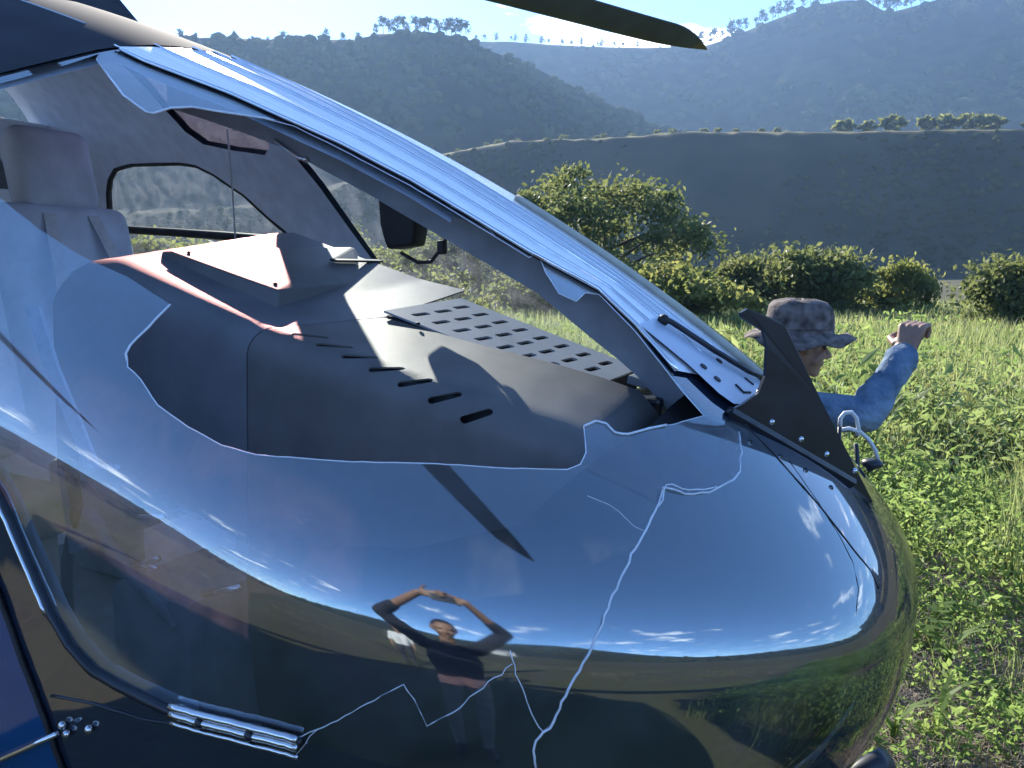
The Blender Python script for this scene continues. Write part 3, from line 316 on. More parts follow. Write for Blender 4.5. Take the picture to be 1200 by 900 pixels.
def in_poly(P, poly):
    poly = np.asarray(poly); x, y = P[:, 0], P[:, 1]; r = np.zeros(len(P), bool); j = len(poly)-1
    for i in range(len(poly)):
        xi, yi = poly[i]; xj, yj = poly[j]
        if yi != yj:
            r ^= ((yi > y) != (yj > y)) & (x < (xj-xi)*(y-yi)/(yj-yi) + xi)
        j = i
    return r
def cdt(outer, holes, step, jitter=0.0):
    """triangulate a 2-D region with holes; returns 2-D points and triangles"""
    outer = np.asarray(outer, float); lo, hi = outer.min(0), outer.max(0); sx, sy = step
    gx = np.arange(lo[0]+sx*.5, hi[0], sx); gy = np.arange(lo[1]+sy*.5, hi[1], sy)
    G = np.array([(x + (sx*.5 if k % 2 else 0), y) for k, y in enumerate(gy) for x in gx])
    loops = [outer] + [np.asarray(h, float) for h in holes]
    if len(G):
        # keep grid points off the borders
        B = np.concatenate([lp[:, :] for lp in loops]); S = np.array([sx, sy]); keep = in_poly(G, outer)
        for h in loops[1:]: keep &= ~in_poly(G, h)
        G = G[keep]
        if len(G):
            d = np.full(len(G), 9.0)
            for lp in loops:
                a = lp; b = np.roll(lp, -1, 0)
                for p, q in zip(a/S, b/S):
                    v = q-p; t = np.clip(((G/S-p)@v)/max(v@v, 1e-12), 0, 1); d = np.minimum(d, np.linalg.norm(G/S-p-t[:, None]*v, axis=1))
            G = G[d > 0.4]
    pts = []; ed = []
    for lp in loops:
        b = len(pts); n = len(lp); pts += [Vector(p) for p in lp]; ed += [(b+i, b+(i+1) % n) for i in range(n)]
    pts += [Vector(p) for p in G]
    v, e, f, *_ = delaunay_2d_cdt(pts, ed, [], 0, 1e-7)
    V = np.array([tuple(p) for p in v]); F = np.array([t for t in f if len(t) == 3])
    c = V[F].mean(1); keep = in_poly(c, outer)
    for h in loops[1:]: keep &= ~in_poly(c, h)
    return V, F[keep]
def skin_patch(name, outer, holes, mt, parent, off=0.0, step=(0.035, 0.05), domain=False):
    o2 = np.asarray(outer) if domain else skin_ab(outer); h2 = [skin_ab(h) for h in holes]
    V, F = cdt(o2, h2, step); P = skin_pt(V); Nn = skin_normal(P)
    fn = np.cross(P[F[:, 1]]-P[F[:, 0]], P[F[:, 2]]-P[F[:, 0]]); flip = (fn*Nn[F].mean(1)).sum(1) < 0
    F[flip] = F[flip][:, ::-1]
    me = np_mesh(name, P + Nn*off, F, True); me.normals_split_custom_set_from_vertices([tuple(n) for n in Nn])
    return link(name, me, mt, parent)
def lift(P, off):
    P = np.asarray(P, float); return P + skin_normal(P)*off
def on_skin_tube(name, P, r, mt, parent, off=0.0, n=6, flat=None):
    Q = lift(P, off); return MB().tube(Q, r, n).build(name, mt, parent, True)

def sharp(o, ang=35):
    bm = bmesh.new(); bm.from_mesh(o.data)
    for e in bm.edges: e.smooth = len(e.link_faces) < 2 or e.calc_face_angle(0) < R(ang)
    bm.to_mesh(o.data); bm.free(); return o
heli = empty('helicopter', (-1.6, 0, 0), 'dark blue helicopter nose with a broken windscreen, parked in the green field', 'helicopter')
H = heli
# ---- openings
near_open = GLASS_EDGE
FB = [(-1.83, 0.39, 2.44)]
far_low = mirror([p for p in GLASS_EDGE if p[2] < 1.36 and p[0] > -1.1])            # lower edge and nose of the far window mirror the near one
top_far = mirror([p for p in GLASS_EDGE if p[2] > 1.40 and p[1] > -0.42])
aft_far = FARGLASS_AFT
far_open = [p for p in top_far if p[0] > -2.3] + [p for p in far_low] + [(-1.3, 1.027, 1.30), (-1.6, 1.027, 1.40)] + list(reversed(aft_far)) 
full = []
amax = math.sqrt(X0+4.3)*QS
full = [(0.003, -PI/2), (amax, -PI/2), (amax, 1.5*PI), (0.003, 1.5*PI)]
def dens2(P, st):
    o = []
    for i in range(len(P)):
        a = np.array(P[i]); b = np.array(P[(i+1) % len(P)]); k = max(1, int(np.linalg.norm(b-a)/st))
        o += [tuple(a+(b-a)*j/k) for j in range(k)]
    return o
full = dens2(full, 0.1)
def on_top0(x, y):
    zm, h1, h2, wd, n2 = prof([X0-x]); return (x, y, float(zm[0]+h1[0]*(1-(abs(y)/wd[0])**N1)**(1/N1)))
rw = [(-1.99, .40), (-2.20, .555), (-2.395, .70), (-2.43, .76), (-2.50, .80), (-2.70, .82), (-2.90, .83), (-2.98, .80), (-3.02, .72), (-3.02, .48), (-2.99, .41), (-2.90, .37), (-2.5, .36), (-2.1, .36), (-2.0, .37)]
added_roof_open = [on_top0(*p) for p in [(rw[i][0]+(rw[(i+1) % len(rw)][0]-rw[i][0])*k/3, rw[i][1]+(rw[(i+1) % len(rw)][1]-rw[i][1])*k/3) for i in range(len(rw)) for k in range(3)]]  # opening added so that sun reaches the instrument hood
shell = skin_patch('fuselage_shell', full, [near_open, far_open, FARWIN, added_roof_open], M['paint'], H, domain=True, step=(0.045, 0.06))
V_, F_ = cdt(np.array(full), [skin_ab(q) for q in (near_open, far_open, FARWIN, added_roof_open)], (0.05, 0.07))
F_ = F_[V_[F_].mean(1)[:, 0] > math.sqrt(0.95)*QS]
P_ = skin_pt(V_); P_ = P_ - skin_normal(P_)*0.03
link('cabin_lining', np_mesh('cabin_lining', P_, F_, True), M['lining'], H)
# black nose lining under the glass, in front of the panel
nl = dens2([(0.2, -PI/2), (math.sqrt(0.86)*QS, -PI/2), (math.sqrt(0.86)*QS, 0.18), (math.sqrt(0.62)*QS, 0.36), (math.sqrt(0.50)*QS, 0.55), (math.sqrt(0.42)*QS, 1.1), (math.sqrt(0.40)*QS, 2.1), (math.sqrt(0.2)*QS, 2.5), (0.2, 2.5)], 0.05)
V_, F_ = cdt(np.array(nl), [], (0.04, 0.05)); P_ = skin_pt(V_); P_ = P_ - skin_normal(P_)*0.06
link('nose_lining', np_mesh('nose_lining', P_, F_, True), M['liner'], H)

# ---- glass
win = skin_patch('windscreen', near_open, [HOLE], M['glass'], H, step=(0.03, 0.04)); win['label'] = 'near windscreen with a large jagged hole and long cracks'
skin_patch('windscreen', far_open, [], M['glass_far'], H, step=(0.05, 0.07))['label'] = 'far windscreen, unbroken and hazy with dust'
skin_patch('door_window', FARWIN, [], M['glass_far'], H, step=(0.08, 0.1))
skin_patch('added_roof_window', added_roof_open, [], M['glass_added_roof'], H, step=(0.06, 0.08))['label'] = 'added pink tinted roof window that lets sun onto the hood'
def closed(P): return list(P) + [P[0]]
_NH = max(i for i, p in enumerate(HOLE) if np.linalg.norm(np.array(p)-np.array(HOLE_CORNER)) < 0.02)+1
e_ = on_skin_tube('broken_edge', HOLE[:_NH], 0.0010, M['crack'], win, off=0.0)
def jag(P, amp):
    P = np.asarray(P, float).copy(); P[1:-1] += RNG.normal(0, amp, P[1:-1].shape); return P
for nm, r_ in (('CRACK_A', 0.0018), ('CRACK_B', 0.0008), ('CRACK_C', 0.0007)):
    on_skin_tube('crack', jag(globals()[nm], 0.0008), r_, M['crack'], win, off=0.0)
on_skin_tube('crack', jag(lift(CRACK_A[12:24], 0) + np.array([0.004, 0.0, 0.006]), 0.001), 0.0012, M['crack'], win, off=0.001)
def hairline(p0, ang, ln, seed):
    rg = random.Random(seed); ab = skin_ab([p0])[0]; o = [ab]
    for k in range(int(ln/0.02)):
        ang += rg.gauss(0, 0.28); q = o[-1] + np.array([math.cos(ang)*0.020, math.sin(ang)*0.028]); o.append(q)
    return skin_pt(np.array(o))
for k, (p0, an, ln) in enumerate(((HOLE[44], 0.3, 0.12), (CRACK_A[26], -0.3, 0.12), (CRACK_C[4], -1.4, 0.08))):
    on_skin_tube('crack', hairline(p0, an, ln, k), 0.0006, M['crack'], win, off=0.0)
sh = skin_patch('glass_fragment', SHARD, [], M['shard'], win, off=0.002, step=(0.02, 0.02))
skin_patch_edge = on_skin_tube('broken_edge', SHARD[:12], 0.0022, M['crack'], win, off=0.002)
# upper remnant's bright rim
rim = [p for p in HOLE[2:22]]
on_skin_tube('broken_edge', rim, 0.0026, M['crack'], win, off=0.001)
on_skin_tube('broken_edge', HOLE[_NH-9:_NH], 0.0020, M['crack'], win, off=0.001)

# ---- centre post: outer strip, fin and fairing
far_edge = [(x, 0.20 if x < -0.5 else 0.14, 0) for x in np.linspace(-0.36, -1.83, 30)]
def on_top(x, y):
    zm, h1, h2, wd, n2 = prof([X0-x]); return (x, y, float(zm[0]+h1[0]*(1-(abs(y)/wd[0])**N1)**(1/N1)))
far_edge = [on_top(x, y) for x, y, z in far_edge]
strip_poly = list(STRIP_NEAR) + [on_top(-0.37, -0.18)] + far_edge
post = skin_patch('centre_post', strip_poly, [], M['strip'], H, off=0.007, step=(0.02, 0.02))
nearS = np.array(STRIP_NEAR)
def lerp_line(t):
    """a line running down the strip, t = 0 near edge .. 1 crest"""
    o = []
    for p in nearS:
        o.append(on_top(p[0]+0.0, p[1]*(1-t) + (0.01)*t))
    return o
for t, r_, mk in ((0.0, 0.005, 'bright'), (0.3, 0.0035, 'bright'), (0.62, 0.005, 'bright'), (0.80, 0.0045, 'bright'), (0.97, 0.006, 'bright')):
    on_skin_tube('glint_bead', lerp_line(t), r_, M[mk], post, off=0.008)  # beads added to draw white sun glints down the strip
fx = np.array(FIN); xs = list(np.linspace(-2.0, -0.30, 36)); top = []; bot = []
for x in xs:
    zt = on_top(x, -0.06)[2]-0.006; zb = float(np.interp(x, fx[:, 0], fx[:, 2])) if x > fx[0, 0] else zt-0.15-(fx[0, 0]-x)*0.1
    top.append((x, -0.06, zt)); bot.append((x, -0.06, min(zb, zt-0.02)))
fb = MB()
for i in range(len(xs)-1):
    fb.hull([Vector(p)+Vector((0, d, 0)) for p in (top[i], top[i+1], bot[i], bot[i+1]) for d in (-0.035, 0.035)])
fin = fb.build('post_fin', M['lining_dark'], post)
fair = skin_patch('post_fairing', FAIRING, [], M['fairing'], H, off=0.012, step=(0.02, 0.02))
for p in HOLES:
    q = lift([p], 0.013)[0]; n_ = Vector(skin_normal(np.array([p]))[0])
    MB().tube([Vector(q)-n_*0.004, Vector(q)+n_*0.0015], 0.008, 12).build('screw', M['black'], fair)
for S in (SLOT_A, SLOT_B): on_skin_tube('slot', S, 0.0028, M['black'], fair, off=0.013)
wp = on_skin_tube('wiper_arm', WIPER, 0.0065, M['black_gloss'], H, off=0.022)
MB().ball(lift([WIPER[0]], 0.018)[0], 0.013).build('pivot', M['black'], wp, True)
crest = [on_top(x, 0.10) for x in np.linspace(-0.95, -0.27, 20)]
on_skin_tube('edge_seal', crest, 0.012, M['cream'], H, off=0.012)

# ---- nose seams, window seal, door edge
on_skin_tube('panel_seam', SEAM, 0.0018, M['black'], H, off=0.0)
on_skin_tube('panel_seam', SEAM_B, 0.0007, M['black'], H, off=0.0)
seal = on_skin_tube('window_seal', SEAL, 0.008, M['black_gloss'], H, off=0.002)
on_skin_tube('trim', lift(SEAL, 0.0)[:26], 0.0035, M['metal'], seal, off=0.009)
ch = MB()
for dz, r_ in ((0.012, 0.0056), (0.0, 0.0056), (-0.014, 0.0035)): ch.tube(lift(CHROME, 0.010) + np.array([0, 0, dz]), r_, 6)
ch.build('trim', M['metal'], seal, True)
for k in (5, 13):
    if k < len(CHROME): MB().ball(lift([CHROME[k]], 0.012)[0], (0.008, 0.006, 0.008)).build('rivet', M['black_gloss'], seal, True)
# cabin door: its own skin aft of the door edge, 6 mm proud
de = list(DOOR_EDGE); door_poly = [tuple(p) for p in de] + [(-1.24, -0.99, 0.93), (-2.5, -1.0, 0.95), (-2.5, -1.028, 1.55), (-1.9, -1.028, 1.55)]
dab = dens2([tuple(p) for p in skin_ab(door_poly)], 0.08)
door = skin_patch('cabin_door', dab, [], M['paint_door'], H, off=0.006, step=(0.05, 0.06), domain=True)
on_skin_tube('door_seal', DOOR_EDGE, 0.0045, M['black'], door, off=0.005)
on_skin_tube('panel_seam', PANEL_LINE, 0.002, M['black_gloss'], H, off=0.001)
st = MB(); sp = lift(STRUT, 0.02); st.tube(sp, 0.0045, 8); st.build('door_stay', M['metal'], H, True)
for p in BOLTS:
    q = lift([p], 0.006)[0]; MB().ball(q, (0.007, 0.006, 0.008)).build('fastener', M['metal'], H, True)

# ---- wire cutter blade on the nose
ca, cb = Vector(CUT_BASE[0]), Vector(CUT_BASE[1]); dd = (cb-ca); cn = Vector((dd.y, -dd.x, 0)).normalized()
cut = MB().prism(CUT, cn*0.007).build('wire_cutter', M['black_gloss'], H)
bp_ = []
base = [Vector(lift([ca.lerp(cb, t)], 0)[0]) for t in np.linspace(0.0, 0.97, 8)]
MB().tube([p + Vector((0, 0, 0.008)) for p in base], [0.011]*8, 6).build('foot_flange', M['black_gloss'], cut)
for t in (0.2, 0.42, 0.62, 0.85):
    p = ca.lerp(cb, t); MB().ball(Vector(lift([p], 0.03)[0]) + cn*0.012, (0.006, 0.006, 0.006)).build('bolt', M['metal'], cut, True)
lt = [Vector(p) for p in LATCH]
MB().tube(lt[:3], 0.005, 8).build('latch_rod', M['metal'], cut, True)
MB().tube([lt[2], lt[3]], [0.010, 0.013], 10).tube([lt[5], lt[6], lt[4]], 0.004, 8).build('latch', M['metal'], cut, True)
# hose loops and landing-light fitting on the far cheek of the nose
hs = MB().tube(HOSE_A, 0.0055, 8).tube(HOSE_B, 0.0055, 8).build('hose', M['white_hose'], H, True)
he = [Vector(p) for p in HOSE_END]
MB().ball(he[0], (0.028, 0.022, 0.014)).tube([he[2], he[1]], 0.010, 8).tube([he[2]-Vector((.02, 0.0, .0)), he[2]+Vector((-.03, .02, -.06))], 0.008).build('fitting', M['skid'], hs, True)
MB().tube([he[3], (-0.12, 0.44, 1.41), (-0.12, 0.40, 1.36)], 0.006).tube([HOSE_A[0], (-0.166, 0.42, 1.42), (-0.15, 0.40, 1.38)], 0.005).build('hose_mount', M['skid'], hs, True)

# ---- instrument hood (glare shield)
HT = [(-1.98, 1.86), (-1.937, 1.895), (-1.88, 1.914), (-1.78, 1.915), (-1.527, 1.839), (-1.30, 1.772), (-1.15, 1.742), (-0.92, 1.694), (-0.68, 1.650), (-0.57, 1.626), (-0.50, 1.606), (-0.455, 1.56), (-0.44, 1.48)]
hx = [p[0] for p in HT]; hz = [p[1] for p in HT]
def hood_z(x, y): return float(np.interp(x, hx, hz)) + (y+0.5)*(0.15 if x < -1.1 else 0.15 + (x+1.1)*0.02)
SPINE = 0.07                                  # radius of the near shoulder
def skew(x, y):
    """the joint between the two covers runs obliquely: shift fades out fore and aft"""
    w_ = (x+.44)/(-1.143+.44) if x > -1.143 else (x+1.98)/(-1.143+1.98)
    return x - 0.5*min(0.30, max(0.0, -0.2-y))*max(0.0, min(1.0, w_))
def hood_pt(x, v):
    """v = distance across: 0 at the far edge, then over the near shoulder and down the side"""
    yfar = 0.17 if x < -1.143 else -0.205
    flat = yfar + 0.5 - SPINE
    if v <= flat: y = yfar - v; X = skew(x, y); return (X, y, hood_z(X, y))
    a = (v-flat)/SPINE
    y0 = -0.5+SPINE
    if a <= PI/2: y = y0 - SPINE*math.sin(a); X = skew(x, y); return (X, y, hood_z(X, y0) - SPINE*(1-math.cos(a)))
    d = v - flat - SPINE*PI/2; X = skew(x, -0.5)
    return (X, -0.5 - d*0.06, hood_z(X, y0) - SPINE - d)
vmax_a = 0.17+0.5-SPINE+SPINE*PI/2+0.42
def hood_patch(name, xa, xb, va, vb, slots, mt, parent, step):
    outer = dens2([(xa, va), (xb, va), (xb, vb), (xa, vb)], 0.02)
    V, F = cdt(np.array(outer), slots, step); P = np.array([hood_pt(x, v) for x, v in V])
    me = np_mesh(name, P, F, True); o = link(name, me, mt, parent)
    bm = bmesh.new(); bm.from_mesh(me); bmesh.ops.recalc_face_normals(bm, faces=bm.faces); bm.to_mesh(me); bm.free()
    s = o.modifiers.new('s', 'SOLIDIFY'); s.thickness = 0.004; s.offset = -1; s.use_rim = True
    return sharp(bake_mods(o))
def slot_loop(c, d, w_, n=5):
    """rounded slot: centre, half-length vector, half-width, as a loop in the plane"""
    c = np.array(c); d = np.array(d); l = np.linalg.norm(d); u = d/l; p = np.array([-u[1], u[0]]); o = []
    for k in range(n+1):
        a = -PI/2+PI*k/n; o.append(c + u*(l-w_) + (u*math.cos(a)+p*math.sin(a))*w_)
    for k in range(n+1):
        a = PI/2+PI*k/n; o.append(c - u*(l-w_) + (u*math.cos(a)+p*math.sin(a))*w_)
    return [tuple(q) for q in o]
hood = hood_patch('instrument_hood', -1.98, -1.145, 0.0, vmax_a, [], M['hood'], H, (0.03, 0.03))
vf = -0.205+0.5-SPINE
slots = []
for k in range(7):
    X = -1.172 + k*0.0755; y = -0.432 - 0.010*k; x = X
    for _ in range(12): x += X - skew(x, y)
    yy = -0.5+SPINE; v = (-0.205-y) if y > yy else (-0.205-yy) + SPINE*math.asin(min(1, (yy-y)/SPINE))
    slots.append(slot_loop((max(x, -1.095), v), (0.024, -0.019), 0.0072))
front = hood_patch('front_cover', -1.141, -0.44, 0.0, vf+SPINE*PI/2+0.36, slots, M['hood_lip'], hood, (0.02, 0.02))
def aft_wall():
    m_ = MB(); pts = [hood_pt(-1.98, v) for v in np.linspace(0, vmax_a, 40)]
    low = [(p[0]+0.02, p[1], 1.15) for p in pts]
    return m_.add(pts+low, [(i, i+1, 41+i-0, 40+i) for i in range(39)])
aft_wall().build('instrument_panel', M['lining_dark'], hood, True)
bx = [Vector(p) for p in BOX_TOP]; bb = [Vector(p) for p in BOX_BASE]
MB().hull(bx + [p - Vector((0, 0, 0.03)) for p in bb], 0.008).build('hood_cowl', M['hood_lip'], hood, True, 35)
for p in ((-1.70, -0.30, 1.944), (-1.40, -0.30, 1.865), (-1.41, -0.02, 1.878), (-1.56, 0.14, 1.957)):
    MB().ball(p, (0.006, 0.006, 0.0035), 1).build('screw', M['black'], hood, True)
MB().box((-1.47, 0.10, 1.925), (0.02, 0.22, 0.006), 0.002, Matrix.Rotation(R(14), 3, 'Y')).build('cowl_slot', M['black'], hood)
# perforated plate, real slots
pa, pb, pc, pd = [np.array(p) for p in PLATE]
def plate_pt(u, v): return (pa*(1-u)+pd*u)*(1-v) + (pb*(1-u)+pc*u)*v
rows = 8; sl = []
for i in range(rows):
    for j in range(3):
        sl.append(slot_loop((0.10 + i*0.112 + (0.008 if j == 1 else 0), 0.23 + j*0.27), (0.004, 0.095), 0.0165, 4))
V_, F_ = cdt(np.array(dens2([(0, 0), (1, 0), (1, 1), (0, 1)], 0.05)), sl, (0.06, 0.08))
P_ = np.array([plate_pt(u, v) for u, v in V_]) + np.array([0, 0, 0.002])
me = np_mesh('vent_plate', P_, F_[:, ::-1]); pl = link('vent_plate', me, M['plate'], hood)
bm = bmesh.new(); bm.from_mesh(me); bmesh.ops.recalc_face_normals(bm, faces=bm.faces)
if sum(f.normal.z for f in bm.faces) < 0: bmesh.ops.reverse_faces(bm, faces=bm.faces[:])
bm.to_mesh(me); bm.free()
s_ = pl.modifiers.new('s', 'SOLIDIFY'); s_.thickness = 0.005; s_.offset = -1; bake_mods(pl)
for u in (0.2, 0.5, 0.8):
    MB().ball(plate_pt(u, -0.03)+np.array([0, 0, 0.006]), (0.006, 0.006, 0.004), 1).build('screw', M['black'], hood, True)
# black blocks added under the slots, painting the shade inside them
vb_ = [plate_pt(u, v)-np.array([0, 0, d]) for u in (0.01, 0.99) for v in (0.01, 0.99) for d in (0.008, 0.3)]
MB().hull(vb_).build('slot_shade_block', M['liner'], hood)
MB().hull([(x, y, hood_z(x, y) - d) for x in (-1.22, -0.6) for y in (-0.215, -0.47) for d in (0.014, 0.3)]).build('slot_shade_block', M['liner'], hood)
# bits in the nose ahead of the plate
MB().box((-0.53, -0.04, 1.60), (0.10, 0.16, 0.05), 0.01).tube([(-0.55, 0.02, 1.66), (-0.50, 0.0, 1.645), (-0.47, -0.03, 1.62), (-0.50, -0.07, 1.615)], 0.003).build('nose_bracket', M['black_gloss'], H)
MB().box((-0.56, 0.01, 1.645), (0.05, 0.10, 0.02), 0.004, Matrix.Rotation(R(14), 3, 'Y')).build('nose_plate', M['plate'], H)
# ---- things on the post and the far side
cp = [Vector(p) for p in COMPASS]
MB().hull([cp[0]+Vector((-.03, 0, .05)), cp[0]+Vector((.06, 0, .05)), cp[1]+Vector((-.05, .0, 0)), cp[2]+Vector((-.05, 0, 0)), cp[2]+Vector((.04, 0, .01)), cp[3]+Vector((.0, 0, 0.02))] + [q+Vector((0, .07, 0)) for q in (cp[0]+Vector((-.03, 0, .05)), cp[1]+Vector((-.05, 0, 0)), cp[2]+Vector((-.04, 0, 0)), cp[2]+Vector((.03, 0, .01)), cp[3])], 0.01).build('compass', M['black'], H, True, 40)
MB().tube(CABLE, 0.005, 8).box(CABLE[3], (0.02, 0.02, 0.035), 0.004).build('cable', M['black'], H, True)
MB().tube(HANDLE, 0.006, 8).ball(HANDLE[-1], 0.010, 1).build('catch', M['metal'], H, True)
inn = np.array(WIRE); inn = inn - skin_normal(inn)*0.06
MB().tube(inn, 0.004, 6).build('cord', M['belt'], H, True)
frm = MB().tube(closed([tuple(p) for p in lift(FARWIN, -0.02)]), 0.013, 8).build('window_frame', M['black'], H, True)
MB().tube(lift(FARBAR, -0.02), 0.022, 6).build('window_bar', M['black'], H, True)
# cabin: floor, seats, belts, pedals, rear bulkhead
MB().box((-2.4, 0, 0.80), (3.6, 1.90, 0.06), 0.01).build('cabin_floor', M['lining_dark'], H)
MB().box((-4.15, 0, 1.7), (0.05, 1.9, 1.9), 0.01).build('rear_bulkhead', M['lining'], H)
def seat(x, y, mt, lab, dz=0.0):
    tilt = Matrix.Rotation(R(-12), 3, 'Y')
    s = MB().box((x, y, 1.16), (0.50, 0.48, 0.16), 0.05, None, 4).box((x, y, 0.97), (0.42, 0.40, 0.28), 0.03).build('seat_base', mt, H, True, 50); s['label'] = lab
    MB().box((x-0.34, y, 1.58+dz), (0.15, 0.50, 0.84), 0.072, tilt, 5).build('backrest', mt, s, True, 50)
    MB().box((x-0.45, y, 2.12+dz), (0.13, 0.30, 0.31), 0.062, tilt, 5).build('headrest', mt, s, True, 50)
    for d_ in (-.06, .06): MB().tube([(x-0.40, y+d_, 1.9+dz), (x-0.43, y+d_, 2.03+dz)], 0.009).build('headrest_post', M['metal'], s, True)
    for dy in (-0.12, 0.12):
        b = MB()
        pts = [(x-0.345, y+dy*0.7, 1.96+dz), (x-0.25, y+dy, 1.75+dz), (x-0.235, y+dy, 1.5), (x-0.20, y+dy*1.1, 1.30), (x-0.1, y+dy*1.3, 1.25)]
        for i in range(len(pts)-1):
            p, q = Vector(pts[i]), Vector(pts[i+1]); b.hull([p+Vector((0, s_, 0)) + Vector((t_, 0, 0)) for s_ in (-0.022, 0.022) for t_ in (0, .004)] + [q+Vector((0, s_, 0))+Vector((t_, 0, 0)) for s_ in (-0.022, 0.022) for t_ in (0, .004)])
        b.build('belt', M['belt'], s)
    return s
seat(-2.46, 0.10, M['seat'], 'far pilot seat in pale grey leather', 0.14); seat(-2.55, -0.52, M['seat_beige'], 'near pilot seat with beige cushion')
seat(-3.75, 0.0, M['seat'], 'rear passenger seat in grey leather')
# door frame and pillar on the near side, inside
pl_ = [(-1.93, -0.60, 2.33), (-2.05, -0.80, 2.2), (-2.15, -0.93, 1.95), (-2.12, -0.98, 1.6)]
b_ = MB(); sp = [Vector(p) for p in STRAP]
for i in range(len(sp)-1):
    b_.hull([p + d for p in (sp[i], sp[i+1]) for d in (Vector((-.02, -.005, 0)), Vector((.025, .005, 0)), Vector((-.02, .002, 0)), Vector((.025, -.002, 0)))])
b_.tube([sp[-1], BUCKLE[0], BUCKLE[1]], [0.012, 0.006, 0.006]).build('door_strap', M['belt'], H)
for P in (PED_A, PED_B, PED_C, PED_D): MB().tube(P, 0.0065, 8).build('pedal_rod', M['metal'], H, True)
MB().tube(PED_E, [0.02, 0.018, 0.016, 0.012], 8).tube(LINK, 0.004).build('pedal_arm', M['lining_dark'], H, True)
MB().box((-1.42, -0.55, 1.02), (0.26, 0.30, 0.40), 0.04).box((-1.25, -0.2, 1.05), (0.5, 0.3, 0.5), 0.04).build('pedal_box', M['lining_dark'], H, True, 40)
MB().tube([(-2.05, -0.5, 0.83), (-2.02, -0.5, 1.1), (-1.95, -0.5, 1.28), (-1.97, -0.5, 1.45)], [0.018, 0.015, 0.014, 0.022], 10).build('control_stick', M['black'], H, True)

# ---- roof fairing, mast, rotor, skids, tail
RX, RZ = -3.6, 3.45
gt = [GLASS_EDGE[0]]
for p in reversed(GLASS_EDGE):
    if p[2] < 2.2: break
    gt.append(p)
ed = [tuple(p) for p in skin_ab(gt)]
roofp = dens2([ed[0], (math.sqrt(1.89)*QS, PI/2)] + [tuple(q) for q in skin_ab([on_top0(-1.87, 0.42), on_top0(-2.1, 0.58), on_top0(-2.33, 0.76)])] + [(math.sqrt(2.5)*QS, 2.62), (amax-.02, 2.62), (amax-.02, ed[-1][1])] + list(reversed(ed[1:])), 0.08)
skin_patch('roof_panel', roofp, [added_roof_open], M['roof'], H, off=0.004, domain=True, step=(0.05, 0.06))
MB().tube([on_top(x, -0.30) for x in np.linspace(-2.05, -2.9, 10)], 0.006, 6).build('roof_rail', M['belt'], H, True)
rf = MB().hull([on_top0(-2.62, y) for y in (-0.40, 0.40)] + [on_top0(-3.0, y) for y in (-.34, .34)] + [(-2.85, y, 3.02) for y in (-0.30, 0.30)] + [(-3.25, y, 3.26) for y in (-0.30, 0.30)] + [(-4.6, y, 3.28) for y in (-0.40, 0.40)] + [on_top0(-4.25, y) for y in (-0.5, 0.5)]).build('roof_cowling', M['roof'], H, True, 30)
MB().tube([(RX, 0, 3.1), (RX, 0, RZ+0.02)], [0.11, 0.09], 16).tube([(RX, 0, RZ-0.06), (RX, 0, RZ+0.09)], [0.24, 0.2], 20).build('rotor_mast', M['metal'], H, True, 40)
bt = Vector(BLADE[0]); br = bt - Vector((RX, 0, RZ)); az0 = math.atan2(br.y, br.x); RL = math.hypot(br.x, br.y)
def blade(az):
    V = []; F = []; n = 48; m = 14; d = Vector((math.cos(az), math.sin(az), 0)); c = Vector((-math.sin(az), math.cos(az), 0))
    for i in range(n):
        t = i/(n-1); r = 0.25 + (RL-0.25)*t
        ch = (0.12 + 0.18*min(1, max(0, (t-0.05)/0.12)))
        if t > 0.86: ch *= max(0.04, 1-0.96*((t-0.86)/0.14)**1.5)
        z = RZ + (bt.z-RZ)*t + 0.5*t*(1-t)*(1-t)
        for k in range(m):
            a = 2*PI*k/m; x_ = math.cos(a); th = 0.055*math.sin(a)*(1+0.5*x_)*(0.7 if x_ < 0 else 1)
            tw = R(-15); cx_, cz_ = x_*ch*0.5 + (0.30-ch)*0.5*0.6, th*ch*1.1
            V.append(Vector((RX, 0, z)) + d*r + c*(cx_*math.cos(tw)) + Vector((0, 0, cz_ + cx_*math.sin(tw))))
    for i in range(n-1):
        for k in range(m): F.append((i*m+k, i*m+(k+1) % m, (i+1)*m+(k+1) % m, (i+1)*m+k))
    F.append(tuple(range(m))[::-1]); F.append(tuple((n-1)*m+k for k in range(m)))
    me = mesh('rotor_blade', V, F); o = link('rotor_blade', me, [M['rotor'], M['rotor_tip']], H)
    for p in me.polygons:
        if (Vector(p.center)-Vector((RX, 0, RZ))).length > RL*0.955: p.material_index = 1
    return o
for k in range(4): blade(az0 - k*PI/2)
for sy in (-1, 1):
    k_ = MB().tube([(0.0, sy*0.87, 0.34), (-0.12, sy*0.89, 0.20), (-0.35, sy*0.90, 0.10), (-1.2, sy*0.90, 0.07), (-3.6, sy*0.90, 0.07)], 0.038, 12).build('skid', M['skid'], H, True)
    for x in (-1.35, -3.1):
        MB().tube([(x, sy*0.90, 0.07), (x, sy*0.80, 0.45), (x, sy*0.45, 0.66), (x, 0.0, 0.68)], 0.035, 10).build('skid_leg', M['skid'], k_, True)
MB().tube([(-4.2, 0, 2.0), (-5.2, 0, 2.25), (-7.0, 0, 2.4), (-10.0, 0, 2.55)], [0.75, 0.42, 0.30, 0.18], 18).build('tail_boom', M['paint'], H, True)
MB().hull([(-9.6, y, 2.4) for y in (-.03, .03)] + [(-10.2, y, 3.6) for y in (-.02, .02)] + [(-10.6, y, 3.6) for y in (-.01, .01)] + [(-10.3, y, 1.7) for y in (-.02, .02)], 0.01).build('tail_fin', M['paint'], H)
